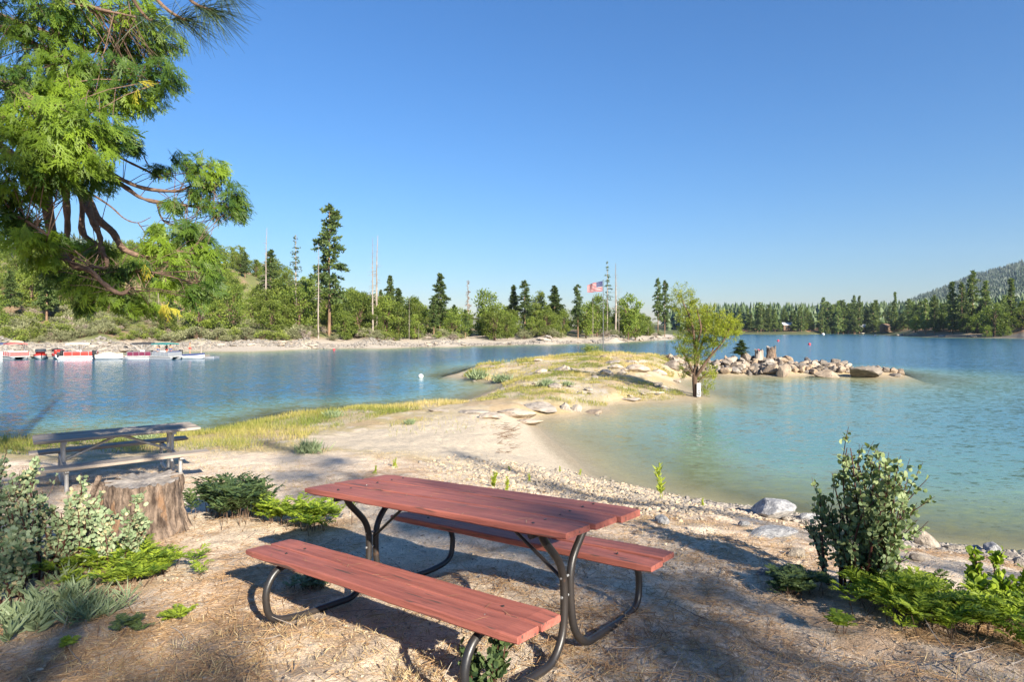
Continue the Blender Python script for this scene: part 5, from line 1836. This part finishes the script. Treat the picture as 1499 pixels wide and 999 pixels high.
# ================================================================== OVERHEAD CEDAR AND PINE BOUGHS
def spray_variant(seed):
    """flat cedar spray of unit length along +x: forking fingers that all lean to the tip"""
    r = np.random.default_rng(seed)
    C, D, L, Wd = [], [], [], []
    n = 11
    t = np.linspace(0, 1, n)
    ax = np.stack([t * .8, .07 * np.sin(t * 3 + seed) + .03 * r.normal(0, 1, n), -.18 * t ** 2], -1)
    tg = unit(np.gradient(ax, axis=0))
    side = 1
    for i in range(n):
        C.append(ax[i] - tg[i] * .03); D.append(tg[i]); L.append(.15); Wd.append(.034)
        if i < 1:
            continue
        side = -side
        for s in ((side,) if r.random() < .7 else (-1, 1)):
            bl = .55 * (1 - .55 * t[i]) * r.uniform(.6, 1.25)
            d = unit(tg[i] + np.array([0, s * r.uniform(.35, .75), r.uniform(-.25, .05)]))
            m = max(2, int(bl / .08))
            o = ax[i].copy()
            for k in range(m):
                C.append(o.copy()); D.append(d); L.append(bl / m * 1.6); Wd.append(.034)
                if k and r.random() < .9:
                    s2 = r.choice([-1, 1])
                    for s3 in ((s2,) if r.random() < .5 else (-1, 1)):
                        C.append(o.copy()); D.append(unit(d + np.cross(d, [0, 0, 1.]) * s3 * r.uniform(.3, .7) + [0, 0, r.uniform(-.2, .05)])); L.append(bl * r.uniform(.25, .48) * (1 - .4 * k / m)); Wd.append(.032)
                o = o + d * bl / m
                d = unit(d + [.08, 0, -.05])
    return np.array(C), np.array(D), np.array(L), np.array(Wd)


SPR = [spray_variant(900 + k) for k in range(9)]


def add_sprays(mb, c, d, ln, tone, nrm=None):
    for i in range(len(c)):
        C, D, L, Wd = SPR[rng.integers(9)]
        x = unit(d[i])
        up = rdirs(1)[0] * .6 + [0, -.3, .8] if nrm is None else nrm[i]
        y = unit(np.cross(up, x)); z = np.cross(x, y)
        B = np.stack([x, y, z])
        n = len(C)
        cards(mb, c[i] + C @ B * ln[i], D @ B, L * ln[i], Wd * ln[i], 0, np.clip(tone[i] + rng.normal(0, .1, n), 0, 1), np.broadcast_to(z, (n, 3)), fold=.05)


tx, ty = -6.9, 5.4
tz_ = g1(tx, ty)
ce = empty('cedar_tree', (tx, ty, tz_), 'incense cedar with drooping yellow green sprays hanging in at the upper left', 'cedar tree')
O = np.array([tx, ty, tz_])
cp = lambda px, py, d: PD(px, py, d) - O
tk = MB()
tube(tk, spline([(0, 0, -.3), (.02, .03, 4), (-.05, 0, 9), (.0, .0, 15)], 16), np.linspace(.36, .06, 16), 14, 0, False)
BR = []
for l, r0, r1 in ((((-130, 120, 5.6), (-20, 200, 5.7), (60, 262, 5.6), (69, 301, 5.5), (76, 340, 5.5), (92, 374, 5.5), (112, 391, 5.5), (132, 396, 5.5), (149, 413, 5.5), (168, 427, 5.5), (182, 430, 5.5), (191, 421, 5.5)), .05, .011),
                  (((-60, 150, 5.6), (60, 230, 5.9), (92, 270, 5.9), (97, 295, 5.9), (99, 335, 5.9), (97, 351, 5.9), (102, 368, 5.9), (110, 395, 5.9)), .045, .02),
                  (((40, 215, 5.9), (105, 265, 6.1), (120, 292, 6.1), (120, 337, 6.1), (133, 353, 6.1), (140, 357, 6.1), (134, 368, 6.1), (133, 385, 6.1)), .035, .014),
                  (((-40, 130, 5.7), (80, 235, 5.8), (120, 285, 5.8), (132, 315, 5.7), (146, 346, 5.7), (149, 368, 5.7), (157, 385, 5.7), (158, 425, 5.7)), .045, .015),
                  (((80, 235, 5.8), (125, 285, 5.9), (143, 320, 5.9), (165, 340, 5.9), (179, 363, 5.9), (202, 374, 5.9), (224, 377, 6.0), (252, 368, 6.0), (285, 372, 6.0)), .04, .012),
                  (((60, 150, 6), (130, 185, 6.1), (160, 217, 6.2), (179, 232, 6.2), (213, 249, 6.3), (238, 262, 6.3)), .022, .008),
                  (((100, 205, 6.0), (150, 245, 6.2), (179, 263, 6.2), (213, 276, 6.3), (258, 280, 6.3), (280, 273, 6.3), (325, 270, 6.3)), .03, .008),
                  (((100, 215, 6.0), (150, 255, 6.2), (182, 273, 6.3), (207, 290, 6.3), (238, 297, 6.3), (280, 302, 6.3), (303, 304, 6.3), (345, 305, 6.3)), .03, .008),
                  (((120, 275, 6.0), (160, 301, 6.2), (182, 320, 6.2), (202, 326, 6.2), (221, 318, 6.2)), .012, .003), (((202, 326, 6.2), (212, 342, 6.2), (206, 352, 6.2)), .006, .003), (((230, 297, 6.3), (236, 318, 6.3), (250, 330, 6.3), (300, 345, 6.2)), .012, .004),
                  (((-160, -20, 5.3), (0, 40, 5.4), (81, 81, 5.4), (102, 99, 5.4), (147, 114, 5.4), (235, 120, 5.4)), .04, .008), (((-100, -10, 5.8), (60, 45, 5.8), (111, 69, 5.8), (168, 75, 5.8), (215, 85, 5.8)), .035, .008), (((-120, -120, 5.2), (40, -40, 5.2), (120, 5, 5.2), (200, 25, 5.2)), .04, .008),
                  (((-160, 30, 5.0), (-20, 110, 4.9), (50, 150, 4.8), (110, 195, 4.8), (140, 225, 4.8)), .045, .01), (((-160, 150, 5.4), (-40, 220, 5.2), (20, 232, 5.2), (60, 250, 5.2)), .035, .01), (((130, 390, 5.5), (170, 395, 5.7), (230, 400, 5.8), (290, 415, 5.9), (310, 400, 5.9)), .016, .005), (((-160, 250, 5.2), (-30, 300, 5.1), (30, 320, 5.0), (70, 345, 5.0)), .03, .008)):
    p = spline([cp(*q) for q in l], 30)
    tube(tk, p, np.linspace(r0, r1, 30) * (1 + .12 * rng.normal(0, 1, 30)), 8 if r0 > .02 else 5, 0, False)
    BR.append(p)
for p in BR[:1] + BR[11:16]:
    e0 = p[0]
    tube(tk, [np.array([0, 0, e0[2] + .5]), (np.array([0, 0, e0[2] + .35]) + e0) / 2, e0], [.06, .045], 8, 0, False)
tk.build('trunk', M['cedarbark'], ce, True)
AB = np.concatenate(BR)
BLB = [(40, 15, 85, 45, 5.2), (130, 20, 80, 45, 5.5), (205, 25, 40, 35, 5.4), (235, 60, 30, 25, 5.5), (60, 80, 70, 40, 5.3), (190, 75, 55, 35, 5.7), (240, 112, 34, 30, 5.4), (175, 112, 55, 30, 5.4), (110, 110, 50, 30, 5.3), (30, 130, 50, 35, 4.9), (210, 148, 32, 18, 5.5), (40, 180, 50, 32, 4.8), (110, 178, 58, 35, 4.8), (60, 222, 66, 40, 4.8), (125, 225, 45, 40, 4.8), (100, 262, 55, 26, 5.0), (30, 265, 48, 30, 4.9), (168, 200, 24, 24, 5.0), (196, 215, 13, 10, 6.2), (160, 150, 40, 25, 5.4), (90, 140, 40, 25, 5.0), (150, 258, 24, 22, 5.3),
       (275, 238, 22, 18, 6.3), (302, 258, 28, 26, 6.3), (320, 250, 18, 18, 6.3), (345, 290, 20, 24, 6.3), (352, 308, 14, 14, 6.3), (235, 250, 17, 11, 6.3), (252, 302, 18, 11, 6.3), (312, 308, 26, 14, 6.3), (290, 285, 22, 14, 6.3),
       (270, 340, 30, 18, 6.1), (292, 345, 22, 18, 6.2), (228, 336, 12, 8, 6.1), (300, 375, 26, 22, 6.0), (262, 385, 36, 18, 6.0), (312, 408, 16, 24, 5.9), (286, 435, 20, 20, 5.9), (232, 362, 26, 16, 6.0), (200, 398, 28, 20, 5.8), (180, 438, 34, 20, 5.7), (120, 428, 30, 20, 5.5), (90, 408, 34, 18, 5.5), (62, 384, 28, 16, 5.3), (38, 350, 40, 20, 5.0), (20, 325, 28, 20, 5.0), (124, 452, 14, 14, 5.6), (246, 420, 22, 16, 5.9), (215, 452, 22, 14, 5.8), (150, 372, 26, 14, 5.8), (112, 364, 22, 9, 5.9), (160, 405, 22, 16, 5.7), (75, 352, 24, 14, 5.2), (10, 295, 20, 20, 5.0)]
cr, tw, yl = MB(), MB(), MB()
for px, py, rx, ry, dep in BLB:
    c = cp(px, py, dep)
    s = np.array([rx, rx * 1.1, ry]) * dep / FP
    nb = AB[np.argsort(((AB - c) ** 2).sum(1))[:40]]
    n = int(30 + rx * ry * .058)
    d0 = rdirs(n)
    q = c + d0 * s * (rng.uniform(0, 1, n) ** .4)[:, None]
    base = nb[rng.integers(40, size=n)]
    out = unit(q - base + d0 * .15)
    d = unit(out * [.8, .8, .3] + rng.normal(0, .3, (n, 3)) + [.08, 0, -.62])
    ln = rng.uniform(.11, .22, n) * (1.0 if dep < 5.1 else .9)
    tn = np.clip(rng.choice([.22, .45, .6, .85]) + rng.normal(0, .14, n), .05, 1)
    nrm = unit(out + rng.normal(0, .5, (n, 3)) + [.2, -.55, .5])
    add_sprays(cr, q - d * ln[:, None] * .5, d, ln, tn, nrm)
    for k in range(0, n, 8):
        a = base[k]
        if np.linalg.norm(q[k] - a) > .9:
            a = q[k] + (a - q[k]) * .5
        tube(tw, [a, (a + q[k]) / 2 + [0, 0, .03], q[k]], [.005, .002], 3, 0, False)
for px, py, rx, ry, dep, n, m_ in ((245, 446, 9, 5, 5.7, 5, yl), (205, 386, 8, 5, 5.7, 4, yl), (205, 118, 4, 8, 5.2, 2, yl)):
    c = cp(px, py, dep)
    q = c + rdirs(n) * np.array([rx, rx, ry]) * dep / FP
    add_sprays(m_, q, unit(rng.normal(0, .4, (n, 3)) + [.1, 0, -.7]), rng.uniform(.12, .22, n), np.clip(rng.normal(.6, .3, n), 0, 1))
tw.build('twigs', M['cedarbark'], ce)
cr.build('foliage', M['cedar'], ce)
yl.build('yellow_foliage', M['cedaryellow'], ce)

# long needled pine whose bough reaches into the top of the view
px0, py0 = -4.4, -1.2
pz0 = g1(px0, py0)
pe = empty('pine_tree', (px0, py0, pz0), 'long needled pine bough reaching in at the top left corner', 'pine tree')
O2 = np.array([px0, py0, pz0])
pp = lambda px, py, d: PD(px, py, d) - O2
tk = MB()
tube(tk, spline([(0, 0, -.3), (0, .05, 6), (.05, 0, 9), (0, 0, 13)], 16), np.linspace(.34, .05, 16), 12, 0, False)
tube(tk, spline([(0, 0, 3.4), (1.2, 1.0, 4.0), pp(110, -240, 2.7), pp(170, -80, 3.1), pp(200, -20, 3.2)], 20), np.linspace(.06, .014, 20), 8, 0, False)
ends = []
for l in (((110, -240, 2.7), (180, -40, 3.2), (197, 2, 3.2), (216, 27, 3.2), (224, 29, 3.2)), ((170, -80, 3.1), (231, 0, 3.1), (264, 26, 3.1), (276, 28, 3.1)), ((170, -80, 3.1), (255, -30, 3.05), (279, 0, 3.0), (300, 12, 3.0), (312, 14, 3.0)), ((170, -80, 3.1), (215, -45, 3.3), (262, -35, 3.4), (330, -14, 3.4))):
    p = spline([pp(*q) for q in l], 16)
    tube(tk, p, np.linspace(.011, .006, 16), 6, 0, False)
    ends.append(p)
tk.build('trunk', M['bark'], pe, True)
nd_ = MB()
for i, p in enumerate(ends):
    ax = unit(p[-1] - p[-5])
    for k in range(120 if i else 60):
        b0 = p[-1] - ax * rng.uniform(0, .10)
        d = unit(ax * rng.uniform(.2, 1.0) + rng.normal(0, .42, 3) + [.12, 0, -.30])
        ln = rng.uniform(.13, .24)
        q = np.array([b0, b0 + d * ln * .5 + [0, 0, .004], b0 + d * ln + [0, 0, -.018]])
        tube(nd_, q, [.0012, .0012, .0005], 3, 0, False, rng.random())
nd_.build('needles', M['needle'], pe)
# crown of that pine, high above the view
cr = MB()
for k in range(70):
    z = rng.uniform(9, 12.5)
    a = rng.uniform(0, 6.3)
    q = (1 - (z - 9) / 5) * 1.5 * rng.uniform(.3, 1)
    leafball(cr, np.array([math.cos(a) * q, math.sin(a) * q, z]), (.55, .55, .35), 50, .32, wf=.3)
cr.build('crown', M['pine'], pe)

# pines behind the viewer that shade the picnic ground
for kind, x, y, h, wide, k in SHADE:
    tree(kind, x, y, h, 'tall pine standing behind the picnic ground', 'pine_tree', 'tree', 'pines behind the picnic ground', k=k, wide=wide)

# ================================================================== GROUND COVER
def ground_scatter(n, fn):
    out = fn(n)
    return out


def vis_pts(n, y0, y1, spread=1.0, pw=1.0):
    """ground points in the wedge before the camera, denser near"""
    y = np.exp(rng.uniform(np.log(y0), np.log(y1), n))
    x = rng.uniform(-1, 1, n) * y * .9 * spread
    return x, y


# needle litter
x, y = vis_pts(75000, 2.0, 11.5)
q = np.stack([x, y], -1)
ok = (rng.random(len(x)) < sstep(.36, .62, fbm(q * 1.1, 77, 3)) * .9 + .1) & (gz0(x, y) > .55)
x, y = x[ok], y[ok]
n = len(x)
z = gz(x, y)
a = rng.uniform(0, 6.3, n)
d = np.stack([np.cos(a), np.sin(a), rng.normal(.03, .10, n)], -1)
mb = MB()
cards(mb, np.stack([x, y, z + .006], -1), d, rng.uniform(.06, .16, n), rng.uniform(.003, .0065, n), 0, rng.random(n), np.broadcast_to([0, 0, 1.], (n, 3)), fold=.4)
tag(mb.build('pine_needles', M['litter']), kind='stuff')
mb = MB()
TM = pt.matrix_world
for k in range(150):
    u = rng.random()
    yy, zz = (rng.uniform(-.34, .34), .7645) if u < .5 else (.594 + rng.uniform(-.15, .15), .4305) if u < .75 else (-.594 + rng.uniform(-.15, .15), .4305)
    c = np.array(TM @ Vector((rng.uniform(-1.05, 1.05), yy, zz)))
    a = rng.uniform(0, 6.3)
    d = np.array((TM.to_3x3() @ Vector((math.cos(a), math.sin(a), 0))))
    cards(mb, c[None], d[None], rng.uniform(.05, .13), rng.uniform(.002, .0035), 0, rng.random(), np.array(TM.to_3x3() @ Vector((0, 0, 1)))[None], fold=.2)
tag(mb.build('pine_needles', M['litter']), kind='stuff')
# fallen leaves and bark chips
x, y = vis_pts(2600, 2.0, 9)
q = np.stack([x, y], -1)
ok = (rng.random(len(x)) < sstep(.40, .62, fbm(q * .8, 87, 3))) & (gz0(x, y) > .8)
x, y = x[ok], y[ok]; n = len(x)
mb = MB()
a = rng.uniform(0, 6.3, n)
discs(mb, np.stack([x, y, gz(x, y) + .012], -1), np.stack([np.cos(a), np.sin(a), rng.normal(0, .25, n)], -1), rng.uniform(.015, .045, n), rng.uniform(.01, .025, n), 0, rng.random(n), unit(np.stack([rng.normal(0, .4, n), rng.normal(0, .4, n), np.ones(n)], -1)), k=6)
tag(mb.build('fallen_leaves', M['leaflitter']), kind='stuff')
# twigs
mb = MB()
x, y = vis_pts(420, 2.1, 9)
for xx, yy in zip(x, y):
    zz = g1(xx, yy)
    if zz < .8:
        continue
    a = rng.uniform(0, 6.3)
    grow(mb, (xx, yy, zz + .008), (math.cos(a), math.sin(a), .03), rng.uniform(.08, .38), rng.uniform(.002, .005), .0012, 4, .14, up=0, sides=4)
tag(mb.build('fallen_twigs', M['deadwood']), kind='stuff')
# grit
mb = MB()
x, y = vis_pts(16000, 2.0, 10)
ok = gz0(x, y) > .6
x, y = x[ok], y[ok]
scatter_stones(mb, x, y, gz(x, y), rng.uniform(.002, .007, len(x)) * rng.choice([1, 1, 1, 1.8], len(x)))
tag(mb.build('grit', M['pebble']), kind='stuff')
# dry grass
mb = MB()
TU = []
for cx_, cy_, sx2, sy2, n in ((-1.15, 3.0, .7, .22, 1500), (-.6, 2.75, .5, .2, 800), (-1.6, 3.6, .5, .3, 700), (.15, 2.7, .25, .25, 400), (1.9, 5.8, .8, .6, 900), (2.3, 2.9, .6, .2, 800), (.75, 3.1, .25, .18, 400), (-.35, 3.6, .5, .3, 900), (1.6, 6.8, .7, .4, 900), (-2.3, 3.2, .5, .3, 600)):
    TU.append(np.stack([rng.normal(cx_, sx2, n), rng.normal(cy_, sy2, n)], -1))
q = np.concatenate(TU)
q = q[(rng.random(len(q)) < sstep(.35, .6, fbm(q * 3, 97, 3)) + .15) & (q[:, 1] > 1.6)]
n = len(q)
d = unit(np.stack([rng.normal(0, .6, n), rng.normal(0, .6, n), np.full(n, .75)], -1))
cards(mb, np.concatenate([q, gz(q[:, 0], q[:, 1])[:, None]], 1), d, rng.uniform(.02, .075, n), rng.uniform(.002, .004, n), 0, rng.random(n))
tag(mb.build('dry_grass', M['straw']), kind='stuff')
# pebbles of the shore bank
mb = MB()
bb0, bb1 = GRAVEL.min(0) - 1.2, GRAVEL.max(0) + 1.2
q = rng.uniform(bb0, bb1, (60000, 2))
sd = np.where(inside(q, GRAVEL), 1, -1) * pdist(q, np.concatenate([GRAVEL, GRAVEL[:1]]))
w = sstep(-1.0, .6, sd + (fbm(q * 1.5, 61, 3) - .5) * 1.5) * (.25 + .75 * sstep(-1.5, 2.5, q[:, 0]))
q = q[rng.random(len(q)) < w * .55]
z = gz(q[:, 0], q[:, 1])
q, z = q[z > -.08], z[z > -.08]
scatter_stones(mb, q[:, 0], q[:, 1], z, rng.uniform(.010, .032, len(q)) * rng.choice([1, 1, 1, 1.5, 2.0], len(q)))
tag(mb.build('pebbles', M['pebble']), kind='stuff')
# stones along the near right shore
mb = MB()
q = dens(LAND[-9:-4], .05)
q = q[rng.integers(len(q), size=2600)] + rng.normal(0, .35, (2600, 2))
z = gz(q[:, 0], q[:, 1])
k = (z > -.1) & (z < 1.3)
scatter_stones(mb, q[k, 0], q[k, 1], z[k], rng.uniform(.02, .10, k.sum()))
tag(mb.build('shore_stones', M['rock']), kind='stuff')
# drift weed along the sand
mb = MB()
for px, py in [(735 + rng.normal(0, 7), rng.uniform(618, 664)) for k in range(34)] + [(742 + rng.normal(0, 12), rng.uniform(622, 640)) for k in range(14)]:
    x, y, z = march(px, py)
    for j in range(3):
        a = rng.uniform(-.6, .6)
        grow(mb, (x + rng.normal(0, .1), y + rng.normal(0, .06), z + .012), (math.cos(a), math.sin(a), 0), rng.uniform(.08, .3), .006, .002, 4, .2, up=0, sides=4)
tag(mb.build('drift_debris', M['weed']), kind='stuff')

# meadow grass
GR = [poly_px(l) for l in (
    ((-140, 690, .6), (0, 672, .6), (200, 668, .6), (330, 672, .7), (430, 655, .75), (470, 632, .55), (560, 612, .4), (690, 592, .2), (650, 588, .05), (520, 597, .05), (420, 606, .05), (330, 628, .05), (250, 637, .05), (0, 646, .05), (-140, 655, .05)),
    ((560, 640, .6), (620, 645, .6), (720, 630, .4), (735, 612, .4), (640, 612, .5), (570, 622, .5)),
    ((660, 556, .1), (700, 535, .6), (760, 528, .9), (850, 519, 1.05), (940, 524, .9), (1000, 530, .8), (985, 545, .6), (900, 553, .6), (990, 570, .2), (1010, 582, .1), (930, 586, .2), (850, 592, .3), (760, 590, .4), (690, 592, .2), (740, 566, .2), (700, 557, .1)))]
pts_ = []
for poly, n, sz in zip(GR, (42000, 5000, 90000), (1, .6, 1)):
    q = rng.uniform(poly.min(0), poly.max(0), (n * 3, 2))
    q = q[inside(q, poly)][:n]
    dn = fbm(q * .9, 131, 3)
    q = q[rng.random(len(q)) < (sstep(.34, .56, dn) + .10 if n != 90000 else sstep(.45, .60, dn) + .05)]
    pts_.append(q)
q = np.concatenate(pts_)
z = gz(q[:, 0], q[:, 1])
sdS = np.where(inside(q, SAND), 1, -1) * pdist(q, np.concatenate([SAND, SAND[:1]]))
k = (z > .02) & ((sdS < -.1) | (rng.random(len(q)) < .04))
q, z = q[k], z[k]
n = len(q)
mb = MB()
ln = rng.uniform(.07, .24, n) * (.5 + fbm(q * .5, 141, 2)) * np.where(q[:, 0] < -2, 1.15, np.where(q[:, 1] > 50, 1.7, .95))
tn = np.clip((fbm(q * .35, 151, 3) - .5) * 2.2 + .5 + .12 * (q[:, 1] > 24) + rng.normal(0, .18, n), 0, 1)
cards(mb, np.concatenate([q, z[:, None] - .01], 1), unit(np.stack([rng.normal(0, .35, n), rng.normal(0, .35, n), np.full(n, 1.)], -1)), ln, np.maximum(.006, q[:, 1] * .0006), 0, tn)
tag(mb.build('meadow_grass', M['grass']), kind='stuff')
# short dry stubble over the slope beside the sand
x = rng.uniform(-9, 2.5, 16000); y = rng.uniform(8.5, 16.5, 16000)
q = np.stack([x, y], -1)
q = q[(rng.random(16000) < sstep(.42, .62, fbm(q * 1.2, 161, 3))) & (~inside(q, SAND))]
z = gz(q[:, 0], q[:, 1])
q, z = q[z > .3], z[z > .3]
n = len(q)
mb = MB()
cards(mb, np.concatenate([q, z[:, None]], 1), unit(np.stack([rng.normal(0, .6, n), rng.normal(0, .6, n), np.full(n, .8)], -1)), rng.uniform(.02, .08, n), .006, 0, rng.random(n))
tag(mb.build('dry_stubble', M['straw']), kind='stuff')

# ================================================================== AIR
if HAZE:
    mb = MB()
    box(mb, (-3300, -3300, -12), (3300, 3300, 440))
    hz = newmat('haze_mat')
    m, nt, b = hz
    nt.nodes.remove(b)
    vo = nd(nt, 'ShaderNodeVolumePrincipled')
    vo.inputs['Color'].default_value = (.62, .78, 1, 1)
    vo.inputs['Density'].default_value = HAZE
    vo.inputs['Anisotropy'].default_value = .2
    nt.links.new(vo.outputs[0], nt.nodes['Material Output'].inputs['Volume'])
    tag(mb.build('haze', m), kind='stuff')
